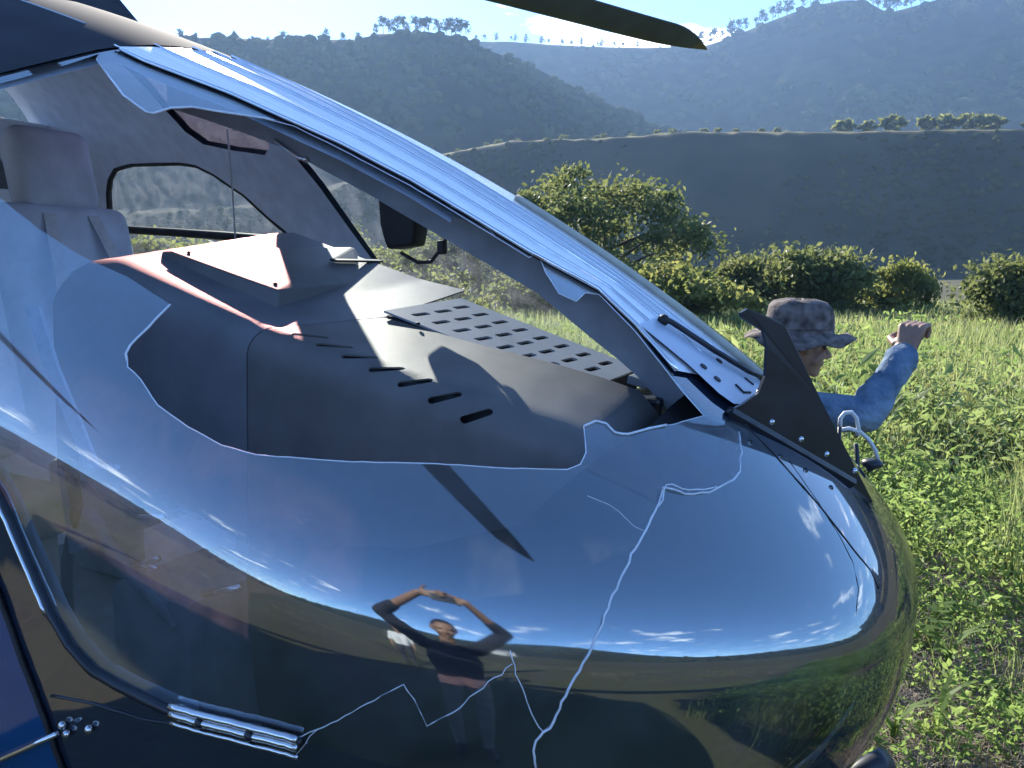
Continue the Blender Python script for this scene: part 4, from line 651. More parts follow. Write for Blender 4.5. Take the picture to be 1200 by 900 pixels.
# ------------------------------------------------------------------ ground and hills
M['ground'] = mat('dry_grass_and_soil', (0.085, 0.07, 0.05), rough=0.95, scale=0.35, col2=(0.10, 0.105, 0.045), bump=0.6, bscale=9, ior=1.2, detail=12)
M['hill'] = mat('scrub_covered_hillside', (0.025, 0.03, 0.017), rough=1.0, scale=0.06, col2=(0.05, 0.05, 0.027), bump=0.8, bscale=0.5, ior=1.1, detail=12)
M['terrace'] = mat('dry_grass_hillside', (0.03, 0.037, 0.022), rough=1.0, scale=0.05, col2=(0.065, 0.06, 0.036), bump=0.8, bscale=0.6, ior=1.1, detail=12)
M['rim'] = mat('sunlit_rim_tan', (0.22, 0.17, 0.09), rough=1.0, scale=0.09, col2=(0.14, 0.15, 0.06), bump=0.5, bscale=0.8, ior=1.1)  # tan puts the sunlit strip along the terrace crest into the colour
M['forest'] = mat('forest_canopy', (0.030, 0.042, 0.016), rough=1.0, scale=0.08, col2=(0.07, 0.075, 0.028), ior=1.1)
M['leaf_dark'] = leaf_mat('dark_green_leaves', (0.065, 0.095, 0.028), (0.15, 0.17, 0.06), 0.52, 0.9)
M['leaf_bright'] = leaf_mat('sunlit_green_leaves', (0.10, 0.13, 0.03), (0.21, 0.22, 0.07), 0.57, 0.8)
M['leaf_weed'] = leaf_mat('weed_leaves', (0.095, 0.17, 0.045), (0.21, 0.28, 0.085), 0.6, 1.6)
M['grass'] = leaf_mat('grass_blades', (0.12, 0.19, 0.05), (0.27, 0.30, 0.12), 0.5, 2.0)
M['grass_pale'] = leaf_mat('pale_grass_blades', (0.15, 0.21, 0.065), (0.31, 0.33, 0.14), 0.5, 0.6)
M['leaf_pale'] = leaf_mat('pale_green_leaves', (0.12, 0.19, 0.055), (0.24, 0.29, 0.11), 0.5, 0.5)
M['straw'] = mat('dry_stalks', (0.24, 0.19, 0.14), rough=0.9, scale=5, col2=(0.36, 0.30, 0.24))
M['pine'] = leaf_mat('pine_foliage', (0.025, 0.04, 0.015), (0.05, 0.06, 0.02), 0.3, 0.2)
M['bark'] = mat('grey_brown_bark', (0.10, 0.075, 0.055), rough=0.95, scale=12, bump=0.6, stretch=(1, 1, 0.25))

def polar(az, r, z=0.0):
    a = R(az); p = CAM + (FWD*math.cos(a) + RGT*math.sin(a))*r; return Vector((p.x, p.y, z))
def vnoise(x, y, seed=0):
    """smooth value noise, arrays"""
    x = np.asarray(x, float); y = np.asarray(y, float); xi = np.floor(x).astype(np.int64); yi = np.floor(y).astype(np.int64); fx = x-xi; fy = y-yi
    fx = fx*fx*(3-2*fx); fy = fy*fy*(3-2*fy)
    def h(a, b):
        n = (a*374761393 + b*668265263 + seed*982451653) & 0xffffffff; n = ((n ^ (n >> 13))*1274126177) & 0xffffffff
        return ((n ^ (n >> 16)) & 0xffff)/65535.0
    return (h(xi, yi)*(1-fx)+h(xi+1, yi)*fx)*(1-fy) + (h(xi, yi+1)*(1-fx)+h(xi+1, yi+1)*fx)*fy
def fbm(x, y, seed=0, o=4):
    s = 0; a = 0.5
    for k in range(o): s = s + a*(vnoise(np.asarray(x)*2**k, np.asarray(y)*2**k, seed+k)-0.5); a *= 0.5
    return s
def ground_z(x, y):
    d = np.hypot(np.asarray(x)-CAM.x, np.asarray(y)-CAM.y)
    return fbm(np.asarray(x)*0.35, np.asarray(y)*0.35, 3)*0.12*np.clip((d-2)/6, 0, 1) + fbm(np.asarray(x)*0.05, np.asarray(y)*0.05, 5)*0.5*np.clip((d-8)/30, 0, 1)
rr = np.concatenate([[0.0], np.geomspace(0.5, 1050, 110)]); aa = np.radians(np.arange(0, 360, 2.0))
GX = CAM.x + rr[:, None]*np.cos(aa); GY = CAM.y + rr[:, None]*np.sin(aa); GZ = ground_z(GX, GY)
Vg = np.stack([GX, GY, GZ], 2).reshape(-1, 3); na = len(aa); Fg = []
for i in range(len(rr)-1):
    for k in range(na): k2 = (k+1) % na; Fg.append((i*na+k, (i+1)*na+k, (i+1)*na+k2, i*na+k2))
tag(link('ground', np_mesh('ground', Vg, np.array(Fg), True), M['ground']), kind='structure')

def hill(crest, D, W, mt, a0, a1, rough, seed, back=0.35, plateau=0.0, shape=1.0, rim=0.0):
    az = np.arange(a0, a1+0.01, 0.5); c = np.array(crest); el = np.interp(az, c[:, 0], c[:, 1])
    ts = np.concatenate([np.linspace(0, 1, 34), 1+np.linspace(0.06, 1.0, 8)])
    V = np.zeros((len(ts), len(az), 3)); A = np.radians(az)
    zc = CAM.z + D*np.tan(np.radians(el))
    for i, t in enumerate(ts):
        nzv = fbm(az*0.16+seed, np.full_like(az, t*3.0), seed, 5)
        if t <= 1:
            r = D - W*(1-t) + nzv*W*0.25*(1-t); zz = zc*(t**shape) + nzv*rough*math.sin(PI*t)
            if rim:
                k = min(1.0, t/0.8); q = max(0.0, (t-0.8)/0.2); r = D - rim - (W-rim)*(1-k) + rim*q + nzv*W*0.2*(1-t); zz = (zc - rim*0.16)*(k**shape) + rim*0.16*q + nzv*rough*math.sin(PI*k)
            zz = zz + fbm(az*1.3, np.full_like(az, t*20.0), seed+9, 3)*rough*0.25*(1 if 0 < t < 0.97 else 0.06)
        else:
            k = t-1; r = np.full_like(az, D + k*W*0.8 + plateau*min(1, k*3)); zz = zc*(1-back*k*k) if plateau == 0 else zc*(1 - back*max(0, k-0.3))
        V[i, :, 0] = CAM.x + r*(np.cos(A)*FWD.x + np.sin(A)*RGT.x); V[i, :, 1] = CAM.y + r*(np.cos(A)*FWD.y + np.sin(A)*RGT.y)
        V[i, :, 2] = zz - (0.6 if i == 0 else 0)
    n = len(az); F = [(i*n+k, i*n+k+1, (i+1)*n+k+1, (i+1)*n+k) for i in range(len(ts)-1) for k in range(n-1)]
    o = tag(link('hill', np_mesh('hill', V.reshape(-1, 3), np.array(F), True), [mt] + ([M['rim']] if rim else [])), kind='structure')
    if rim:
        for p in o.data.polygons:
            if p.index // (n-1) >= 27 and p.index % (n-1) > 104: p.material_index = 1  # crest faces painted paler as a sunlit strip
    return V
ico = bmesh.new(); bmesh.ops.create_icosphere(ico, subdivisions=1, radius=1.0)
ico.verts.index_update(); ICV = np.array([tuple(v.co) for v in ico.verts]); ICF = np.array([[v.index for v in f.verts] for f in ico.faces]); ico.free()
def canopy(Vh, n, rmin, rmax, seed, dens=None, t1=34, mt=None, name='forest'):
    rg = np.random.default_rng(seed); i = rg.uniform(0, t1-1.001, n); k = rg.uniform(0, Vh.shape[1]-1.001, n); i0 = i.astype(int); k0 = k.astype(int); fi = (i-i0)[:, None]; fk = (k-k0)[:, None]
    P = (Vh[i0, k0]*(1-fk)+Vh[i0, k0+1]*fk)*(1-fi) + (Vh[i0+1, k0]*(1-fk)+Vh[i0+1, k0+1]*fk)*fi
    if dens: P = P[fbm(P[:, 0]*dens, P[:, 1]*dens, seed) > rg.uniform(-0.12, 0.12, len(P))]
    n = len(P); s = rg.uniform(rmin, rmax, (n, 1, 1))*np.array([1, 1, 0.9]); jit = 1+rg.normal(0, 0.22, (n, len(ICV), 1))
    V = (P[:, None, :] + ICV[None]*jit*s).reshape(-1, 3); F = (ICF[None]+ (np.arange(n)*len(ICV))[:, None, None]).reshape(-1, 3)
    return tag(link(name, np_mesh(name, V, F, True), mt or M['forest']), kind='stuff')
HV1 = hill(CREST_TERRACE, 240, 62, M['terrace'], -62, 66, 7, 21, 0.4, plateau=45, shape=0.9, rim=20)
HV2 = hill(CREST_WOODED, 430, 210, M['hill'], -78, 42, 26, 33, 0.5, shape=1.05)
HV3 = hill(CREST_FAR, 760, 340, M['hill'], -30, 80, 40, 47, 0.5, shape=1.05)
ring = [(a, 4.0 + 2.2*math.sin(a*0.05) + 1.2*math.sin(a*0.13+1), 0) for a in range(60, 306, 4)]
HV4 = hill(ring, 560, 260, M['hill'], 60, 304, 14, 61, 0.5)
canopy(HV1, 9000, 0.45, 1.15, 5, 0.02, 27); canopy(HV2, 12000, 1.6, 3.6, 6, 0.012); canopy(HV3, 8000, 3.2, 6.5, 7, 0.006); canopy(HV4, 3000, 2.5, 5.5, 8, 0.012)

# ------------------------------------------------------------------ trees
def leaf_cards(C, size, seed, elong=1.7, flat=0.0, sizevar=0.35):
    """one four-sided leaf per centre"""
    rg = np.random.default_rng(seed); n = len(C); d = rg.normal(size=(n, 3)); d /= np.linalg.norm(d, axis=1, keepdims=True)
    e = rg.normal(size=(n, 3)); e[:, 2] += flat; e -= d*(d*e).sum(1, keepdims=True); e /= np.linalg.norm(e, axis=1, keepdims=True)
    s = size*(1+rg.uniform(-sizevar, sizevar, (n, 1))); nn = np.cross(d, e)
    V = np.stack([C - d*s*elong*0.5, C + e*s*0.5 - nn*s*0.12, C + d*s*elong*0.5, C - e*s*0.5 - nn*s*0.12], 1).reshape(-1, 3)
    F = np.arange(n*4).reshape(-1, 4); return V, F
def crown_mesh(name, seed, rx, rz, zc, nclump, nleaf, size, lump=0.3):
    rg = np.random.default_rng(seed); cs = []
    lob = rg.normal(size=(9, 3)); lob /= np.linalg.norm(lob, axis=1, keepdims=True); la = rg.uniform(-lump, lump, 9)
    for _ in range(nclump):
        d = rg.normal(size=3); d /= np.linalg.norm(d); k = 1 + (la*np.exp(3.5*(lob@d-1))).sum()
        r = rg.uniform(0.45, 1.0)**0.5*k; cs.append(np.array([d[0]*rx*r, d[1]*rx*r, zc + d[2]*rz*r]))
    cs = np.array(cs); cl = rg.integers(0, nclump, nleaf); cr = rg.uniform(0.07, 0.19, nclump)*rx
    o = rg.normal(size=(nleaf, 3))*cr[cl][:, None]*np.array([1, 1, 0.62]); C = cs[cl]+o
    V, F = leaf_cards(C, size, seed+1, 1.8, 0.6); me = np_mesh(name, V, F); return me, cs
def trunk_build(name, cs, h, r, mt, parent, seed, base=0.0):
    rg = random.Random(seed); m = MB(); p = [Vector((0, 0, base-0.2))]
    for k in range(1, 6): p.append(Vector((rg.uniform(-.12, .12)*h*0.2*k/3, rg.uniform(-.12, .12)*h*0.2*k/3, base + h*k/5)))
    m.tube(p, [r, r*0.8, r*0.68, r*0.55, r*0.4, r*0.25], 8)
    for k in range(9):
        c = Vector(cs[rg.randrange(len(cs))]); s = p[rg.randrange(1, 5)]; mid = s.lerp(c, 0.5) + Vector((0, 0, 0.08*h))
        m.tube([s, mid, c], [r*0.4, r*0.25, r*0.06], 5)
    return m.build(name, mt, parent, True)
def tree_proto(name, seed, rx, rz, zc, nc, nl, size, leaf, h, r, lump=0.3):
    t = empty(name); me, cs = crown_mesh('crown', seed, rx, rz, zc, nc, nl, size, lump)
    trunk_build('trunk', cs, h, r, M['bark'], t, seed); link('crown', me, leaf, t); return t
def copy_thing(o):
    c = o.copy(); COL.objects.link(c)
    for ch in list(o.children):
        d = ch.copy(); COL.objects.link(d); d.parent = c
        for g in ch.children:
            e = g.copy(); COL.objects.link(e); e.parent = d
    return c
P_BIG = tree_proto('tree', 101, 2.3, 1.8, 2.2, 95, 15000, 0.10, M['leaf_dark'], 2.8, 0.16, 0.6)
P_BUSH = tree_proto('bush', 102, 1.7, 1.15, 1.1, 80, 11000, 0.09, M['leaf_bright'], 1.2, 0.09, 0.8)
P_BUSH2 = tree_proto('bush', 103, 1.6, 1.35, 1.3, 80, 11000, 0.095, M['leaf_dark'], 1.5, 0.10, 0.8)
first = {}
def plant(proto, az, r, s, label, cat, rz, group=None, sz=None, z=None):
    o = proto if proto.name not in first else copy_thing(proto); first[proto.name] = 1
    p = polar(az, r); o.location = (p.x, p.y, float(ground_z(p.x, p.y)) if z is None else z); o.rotation_euler = (0, 0, rz); o.scale = (s, s, sz or s)
    return tag(o, label, cat, group)
def px_az(x): return math.degrees(math.atan((x-600)/900/0.995))
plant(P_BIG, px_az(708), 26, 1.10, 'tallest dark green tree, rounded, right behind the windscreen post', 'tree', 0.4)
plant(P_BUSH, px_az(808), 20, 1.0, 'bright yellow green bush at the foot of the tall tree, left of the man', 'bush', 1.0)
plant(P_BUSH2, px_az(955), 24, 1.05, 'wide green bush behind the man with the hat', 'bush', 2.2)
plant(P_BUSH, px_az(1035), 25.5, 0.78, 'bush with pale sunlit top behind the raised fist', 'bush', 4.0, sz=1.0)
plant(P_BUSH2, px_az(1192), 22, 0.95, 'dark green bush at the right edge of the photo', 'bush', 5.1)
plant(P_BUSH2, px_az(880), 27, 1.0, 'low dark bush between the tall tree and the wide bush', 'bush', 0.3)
plant(P_BIG, px_az(545), 36, 0.95, 'tree top just showing over the middle of the windscreen post', 'tree', 2.0)
plant(P_BUSH, px_az(640), 22, 1.15, 'bush seen through the far windscreen below the post', 'bush', 3.3)
plant(P_BUSH, px_az(480), 24, 1.2, 'bush seen through the far windscreen above the vent plate', 'bush', 0.9)
plant(P_BIG, px_az(390), 30, 0.8, 'tree seen through the upper corner of the far windscreen', 'tree', 5.0)
plant(P_BUSH, px_az(270), 26, 1.3, 'bush seen through the far door window, right half', 'bush', 1.7)
plant(P_BUSH, px_az(160), 27, 1.35, 'bush seen through the far door window, left half', 'bush', 4.4)
plant(P_BUSH2, px_az(1330), 24, 1.2, 'round bush beyond the right edge of the field', 'bush', 2.8)
plant(P_BUSH2, px_az(20), 30, 1.5, 'bush behind the cabin, left of the door window', 'bush', 2.8)

# ridge pines and terrace shrubs: small, each a thing of its own
def pine_proto(seed):
    t = empty('pine_tree'); rg = np.random.default_rng(seed); cs = []
    for k in range(12):
        u = rg.uniform(0.35, 1.0); cs.append((rg.normal()*1.5*(1.25-u), rg.normal()*1.5*(1.25-u), 9*u))
    cs = np.array(cs); C = cs[rg.integers(0, 12, 230)] + rg.normal(size=(230, 3))*np.array([0.8, 0.8, 0.5]); V, F = leaf_cards(C, 0.75, seed, 1.4)
    m = MB().tube([(0, 0, -1.0), (0.1, 0, 4), (0, 0.1, 9)], [0.22, 0.16, 0.05], 5); m.build('trunk', M['bark'], t, True)
    link('crown', np_mesh('crown', V, F), M['pine'], t); return t
PP = [pine_proto(201), pine_proto(202), pine_proto(203)]; used = set()
def ridge(azs, D, crest, hgt, label, group, name='pine_tree', protos=PP, cat='tree', sink=0.5, seed=1):
    rg = random.Random(seed); c = np.array(crest)
    for a in azs:
        pr = rg.choice(protos)
        o = pr if pr.name not in used else copy_thing(pr); used.add(pr.name)
        r = D + rg.uniform(-0.004, 0.004)*D; p = polar(a, r); s = hgt*rg.uniform(0.65, 1.25)
        o.location = (p.x, p.y, CAM.z + D*math.tan(R(float(np.interp(a, c[:, 0], c[:, 1])))) - sink); o.rotation_euler = (0, 0, rg.uniform(0, 6)); o.scale = (s*rg.uniform(0.8, 1.2), s*rg.uniform(.8, 1.2), s)
        tag(o, label, cat, group)
rg = random.Random(4)
ridge([-34 + k*1.0 + rg.uniform(-.4, .4) for k in range(25)], 430, CREST_WOODED, 0.62, 'small dark tree in the row along the left ridge', 'trees along the left ridge', sink=2.6, seed=2)
ridge([-9.4 + k*0.36 + rg.uniform(-.12, .12) for k in range(18)], 430, CREST_WOODED, 0.8, 'spindly tree in the clump on the left ridge just below the clouds', 'clump of trees on the ridge under the clouds', seed=3)
ridge([-2.5 + k*0.75 + rg.uniform(-.3, .3) for k in range(16)], 760, CREST_FAR, 0.8, 'small tree on the low saddle of the far ridge below the bright cloud', 'trees on the saddle of the far ridge', sink=1.5, seed=5)
ridge([12.8 + k*0.42 + rg.uniform(-.2, .2) for k in range(36)], 760, CREST_FAR, 1.35, 'thin pine on the crest of the high mountain at the right', 'pines on the crest of the right mountain', seed=6)
P_SH = [tree_proto('shrub', 301, 1.9, 1.5, 1.5, 14, 420, 0.6, M['leaf_bright'], 1.4, 0.12)]
ridge([23.2 + k*1.35 + rg.uniform(-.5, .5) for k in range(11)], 243, CREST_TERRACE, 1.5, 'round sunlit shrub in the row along the terrace edge at the right', 'shrubs on the terrace edge at the right', 'shrub', P_SH, 'shrub', 0.2, 7)
ridge([-5 + k*1.5 + rg.uniform(-.6, .6) for k in range(17)], 243, CREST_TERRACE, 0.55, 'low shrub dotted along the sunlit middle of the terrace edge', 'low shrubs on the middle terrace edge', 'shrub', P_SH, 'shrub', 0.3, 8)

# ------------------------------------------------------------------ field plants
def keep_out(x, y):
    a = (x > -4.7) & (x < 0.16) & (np.abs(y) < 0.98)
    b = np.hypot(x+0.40, y-1.32) < 0.20; c = np.hypot(x-CAM.x, y-CAM.y) < 0.8
    return a | b | c
def scatter(n, r0, r1, az0, az1, rg, p=0.6):
    u = rg.uniform(0, 1, n); r = r0*(r1/r0)**(u**p); a = np.radians(rg.uniform(az0, az1, n))
    x = CAM.x + r*(np.cos(a)*FWD.x+np.sin(a)*RGT.x); y = CAM.y + r*(np.cos(a)*FWD.y+np.sin(a)*RGT.y)
    k = ~keep_out(x, y); return x[k], y[k], r[k]
def weeds(name, n, r0, r1, hmin, hmax, nleaf, size, mt, seed, dens=0.7, thr=0.0, az=(-52, 44), elong=2.0):
    rg = np.random.default_rng(seed); x, y, r = scatter(n, r0, r1, az[0], az[1], rg)
    d = fbm(x*dens, y*dens, seed); k = d > thr; x, y, r, d = x[k], y[k], r[k], d[k]; m = len(x)
    h = rg.uniform(hmin, hmax, m)*(0.6+1.8*np.clip(d+0.1, 0, 0.5)); z = ground_z(x, y)
    u = rg.uniform(0.15, 1, (m, nleaf)); sp = h[:, None]*0.34*(1.1-0.5*u)
    C = np.stack([x[:, None] + rg.normal(size=(m, nleaf))*sp, y[:, None]+rg.normal(size=(m, nleaf))*sp, z[:, None] + h[:, None]*u], 2).reshape(-1, 3)
    V, F = leaf_cards(C, 1.0, seed+1, elong, 1.2, 0.0); V = V.reshape(-1, 4, 3)
    s = np.repeat(size*np.exp(rg.normal(0, 0.28, m))*np.clip(r/7, 0.75, 1.9), nleaf)[:, None, None]
    V = C[:, None, :] + (V-C[:, None, :])*s
    return tag(link(name, np_mesh(name, V.reshape(-1, 3), F), mt), kind='stuff')
def blades(name, n, r0, r1, h0, h1, per, mt, seed, width=0.006, thr=-1, lean=0.45, az=(-52, 44)):
    rg = np.random.default_rng(seed); x, y, r = scatter(n, r0, r1, az[0], az[1], rg); d = fbm(x*0.9, y*0.9, seed); k = d > thr; x, y, r = x[k], y[k], r[k]; m = len(x)*per
    x = np.repeat(x, per) + rg.normal(0, 0.045, m); y = np.repeat(y, per) + rg.normal(0, 0.045, m); r = np.repeat(r, per)
    h = rg.uniform(h0, h1, m); a = rg.uniform(0, 2*PI, m); l = rg.uniform(0.1, lean, m)*h; z = ground_z(x, y); wv = width*np.clip(r/4, 0.8, 3.5)
    dx, dy = np.cos(a), np.sin(a); b = a + rg.uniform(0.9, 2.2, m); ex, ey = np.cos(b)*wv, np.sin(b)*wv
    def P(t, s): return np.stack([x+dx*l*t*t+ex*s, y+dy*l*t*t+ey*s, z + h*(t-0.18*t*t*(l/h)*2)], 1)
    V = np.stack([P(0, -1), P(0, 1), P(0.55, 0.8), P(0.55, -0.8), P(1, 0.08), P(1, -0.08)], 1).reshape(-1, 3); i = np.arange(m)[:, None]*6
    F = np.concatenate([i+np.array([[0, 1, 2, 3]]), i+np.array([[3, 2, 4, 5]])]); return tag(link(name, np_mesh(name, V, F), mt), kind='stuff')
weeds('weeds', 3400, 2.6, 6.0, 0.08, 0.22, 22, 0.020, M['leaf_weed'], 41, 1.1, 0.07, elong=2.2)
weeds('weeds', 5200, 4.6, 9, 0.2, 0.5, 26, 0.022, M['leaf_weed'], 49, 0.7, 0.04, elong=2.6)
weeds('weeds', 4600, 6, 15, 0.35, 0.95, 30, 0.026, M['leaf_weed'], 42, 0.40, -0.06, elong=2.4)
weeds('weeds', 4200, 5.5, 14, 0.3, 0.7, 28, 0.024, M['leaf_dark'], 43, 0.42, 0.02, elong=2.0)
weeds('weeds', 3000, 12, 32, 0.4, 1.0, 24, 0.028, M['leaf_pale'], 44, 0.22, -0.08, elong=2.6)
weeds('weeds', 3200, 10, 32, 0.4, 0.9, 24, 0.026, M['leaf_weed'], 50, 0.3, -0.03, elong=2.0)
weeds('weeds', 900, 6, 15, 0.6, 1.15, 46, 0.026, M['leaf_pale'], 53, 0.35, -0.02, elong=3.2)
weeds('weeds', 700, 5.5, 14, 0.5, 1.0, 60, 0.030, M['leaf_dark'], 54, 0.4, -0.02, elong=1.7)
blades('grass', 6500, 2.4, 8, 0.06, 0.26, 8, M['grass'], 45, 0.0030, -0.03, 0.9)
blades('grass', 15000, 5, 14, 0.25, 0.75, 8, M['grass'], 51, 0.0030, -0.05, 0.6)
blades('grass', 20000, 9, 34, 0.45, 1.0, 8, M['grass_pale'], 46, 0.0042, -0.2)
blades('dry_grass', 15000, 2.3, 7, 0.03, 0.16, 8, M['straw'], 47, 0.0020, -0.3, 2.6)
blades('dry_grass', 3500, 5, 16, 0.25, 0.7, 4, M['straw'], 52, 0.0022, 0.05, 0.8)
blades('dry_grass', 5000, 4.0, 16, 0.02, 0.08, 6, M['straw'], 48, 0.002, -0.05, 1.2, az=(95, 308))
weeds('weeds', 5200, 2.2, 12, 0.12, 0.5, 24, 0.026, M['leaf_weed'], 55, 0.5, -0.03, az=(44, 96), elong=2.4)
blades('grass', 4000, 1.8, 12, 0.06, 0.35, 7, M['grass'], 56, 0.0034, -0.05, 0.7, az=(44, 96))
# plants near enough to tell apart
def weed_proto(kind, seed):
    rg = random.Random(seed); t = empty('weed_plant'); s = MB(); lf = MB()
    if kind == 'leafy':
        for k in range(7):
            a = rg.uniform(0, 6.28); tip = Vector((math.cos(a)*rg.uniform(.05, .12), math.sin(a)*rg.uniform(.05, .12), rg.uniform(.12, .24))); s.tube([(0, 0, 0), tip*0.6+Vector((0, 0, .03)), tip], [0.004, 0.003, 0.0015], 5)
            for q in range(5):
                b = a + (q-2)*0.75; d = Vector((math.cos(b), math.sin(b), rg.uniform(-.1, .5))).normalized(); p = tip; e = d.cross(Vector((0, 0, 1))).normalized()*0.018; l = rg.uniform(.06, .09); dn = Vector((0, 0, -.008))
                lf.add([p, p+d*l*.45+e+dn, p+d*l+dn*2, p+d*l*.45-e+dn], [(0, 1, 2), (0, 2, 3)])
    else:
        for k in range(7):
            a = rg.uniform(0, 6.28); h = rg.uniform(.16, .34); ln = rg.uniform(.12, .26); d = Vector((math.cos(a), math.sin(a), 0)); e = Vector((-d.y, d.x, 0))*0.013; pts = [Vector((0, 0, 0.02))+d*ln*u*u+Vector((0, 0, h*(u*1.5-0.75*u*u))) for u in (0, .3, .6, .85, 1)]
            ws = (0.6, 1, .9, .5, .03); vv = []
            for p, w_ in zip(pts, ws): vv += [p-e*w_, p+e*w_]
            lf.add(vv, [(2*i, 2*i+1, 2*i+3, 2*i+2) for i in range(4)])
        s.tube([(0, 0, 0), (0, 0, .12), (.01, 0, .26)], [0.006, 0.005, 0.002], 6)
    s.build('stem', M['grass'], t, True); lf.build('leaves', M['leaf_weed'], t); return t
WP = {'leafy': weed_proto('leafy', 1), 'blade': weed_proto('blade', 2)}; wu = set()
for kind, x, r, s, lab in (('leafy', 1128, 4.15, 1.0, 'leafy bright green seedling on bare dry soil right of the nose'), ('blade', 1158, 3.95, 1.0, 'upright broad bladed sprout in front of the leafy seedling'),
                          ('leafy', 1085, 4.9, 0.9, 'bushy bright green weed touching the right edge of the nose'), ('blade', 1150, 3.35, 0.9, 'broad bladed grass tuft low at the right edge'),
                          ('leafy', 1190, 4.5, 0.9, 'leafy weed at the right edge of the photo above the dry stalks'), ('blade', 1095, 3.2, 0.9, 'broad bladed grass tuft beside the lower nose'),
                          ('leafy', 1075, 6.2, 1.1, 'tall leafy weed with pale tips just behind the hose loops'), ('leafy', 1115, 6.6, 1.1, 'tall leafy weed below the raised arm'),
                          ('blade', 1105, 5.4, 1.0, 'tall grass tuft rising in the middle of the weeds'), ('leafy', 1060, 2.95, 0.8, 'small leafy weed at the bottom beside the skid tip')):
    o = WP[kind] if kind not in wu else copy_thing(WP[kind]); wu.add(kind); p = polar(px_az(x)*0.98, r); o.location = (p.x, p.y, float(ground_z(p.x, p.y))); o.rotation_euler = (0, 0, x*0.7); o.scale = (s, s, s); tag(o, lab, 'plant')
# fallen dry stalks
for i, (x, r, l, a, lab) in enumerate(((1170, 4.45, 0.35, 0.5, 'long pale dry stalk lying above the leafy seedling'), (1180, 3.6, 0.3, 0.9, 'pale dry stalk lying at the right edge near the bottom'), (1095, 3.75, 0.25, -0.4, 'short curled dry stalk close to the nose'))):
    p = polar(px_az(x)*0.98, r, 0); z = float(ground_z(p.x, p.y)); t = empty('dry_stalk', (p.x, p.y, z), lab, 'stalk'); d = RGT*math.cos(a)+FWD*math.sin(a)
    MB().tube([p-d*l*.5+Vector((0, 0, z+.03)), p+Vector((0, 0, z+.07)), p+d*l*.5+Vector((0, 0, z+.05))], [0.006, 0.005, 0.002], 6).build('stem', M['straw'], t, True)
# ------------------------------------------------------------------ people: one continuous skin each, remeshed from tapered limbs
M['skin'] = mat('tanned_skin', (0.30, 0.17, 0.11), rough=0.5, var=0.12, scale=25)
M['denim'] = mat('faded_blue_denim', (0.085, 0.15, 0.235), rough=0.95, scale=11, col2=(0.23, 0.32, 0.42), bump=0.4, bscale=70)
M['jacket'] = mat('dark_grey_cotton', (0.018, 0.02, 0.03), rough=0.9, var=0.2, scale=10, bump=0.2, bscale=60)
M['trousers'] = mat('khaki_trousers', (0.30, 0.27, 0.24), rough=0.9, var=0.12, scale=12)
M['trousers_dark'] = mat('dark_trousers', (0.04, 0.045, 0.06), rough=0.9, var=0.15, scale=12)
M['shirt_white'] = mat('white_shirt', (0.75, 0.75, 0.74), rough=0.9, var=0.06, scale=12)
M['shoe'] = mat('brown_shoes', (0.06, 0.045, 0.035), rough=0.6, var=0.2, scale=20)
M['hair'] = mat('black_hair', (0.012, 0.010, 0.009), rough=0.5, var=0.3, scale=60)
M['camo'] = mat('brown_camouflage_cloth', (0.06, 0.046, 0.042), rough=0.95, scale=30, col2=(0.22, 0.18, 0.165), detail=1.5, bump=0.2, bscale=120)
M['eye'] = mat('dark_eye', (0.02, 0.015, 0.012), rough=0.15, var=0.1, scale=10)
def limb(m, p, q, r0, r1):
    p, q = Vector(p), Vector(q); m.ball(p, r0, 2); m.ball(q, r1, 2)
    if (q-p).length > 1e-4: m.tube([p, q], [r0*0.995, r1*0.995], 14)
def hand(bones, wrist, d, palm_n, curl, L=1.0):
    """palm, four curled fingers of different length and a thumb; d = direction of the palm, palm_n = side the fingers curl to"""
    def add(b): bones.append((b[0], Vector(wrist)+(b[1]-Vector(wrist))*L, b[2]*L, Vector(wrist)+(b[3]-Vector(wrist))*L, b[4]*L))
    d = Vector(d).normalized(); n = Vector(palm_n); n = (n - d*n.dot(d)).normalized(); s = d.cross(n); w = Vector(wrist)
    for k in (-1, -.3, .3, 1): add(('skin', w+d*0.01+s*0.012*k, 0.017, w+d*0.085+s*0.029*k, 0.0125))
    for k, ln in ((-1.05, .060), (-.35, .075), (.35, .080), (1.05, .070)):
        p = w + d*0.088 + s*0.028*k; ang = 0.0
        for j, (f, g) in enumerate(((0.45, 0.9), (0.32, 1.15), (0.23, 0.8))):
            ang += curl*g; v = d*math.cos(ang) + n*math.sin(ang)
            q = p + v*ln*f*1.15; add(('skin', p, 0.0098-0.0008*j, q, 0.0090-0.0008*j)); p = q
    p = w + d*0.03 + s*0.034; q = p + (d*0.5+s*0.7+n*0.45).normalized()*0.045; add(('skin', p, 0.013, q, 0.0105)); add(('skin', q, 0.0105, q + (d*0.7+n*0.7-s*0.25).normalized()*0.034, 0.0085))
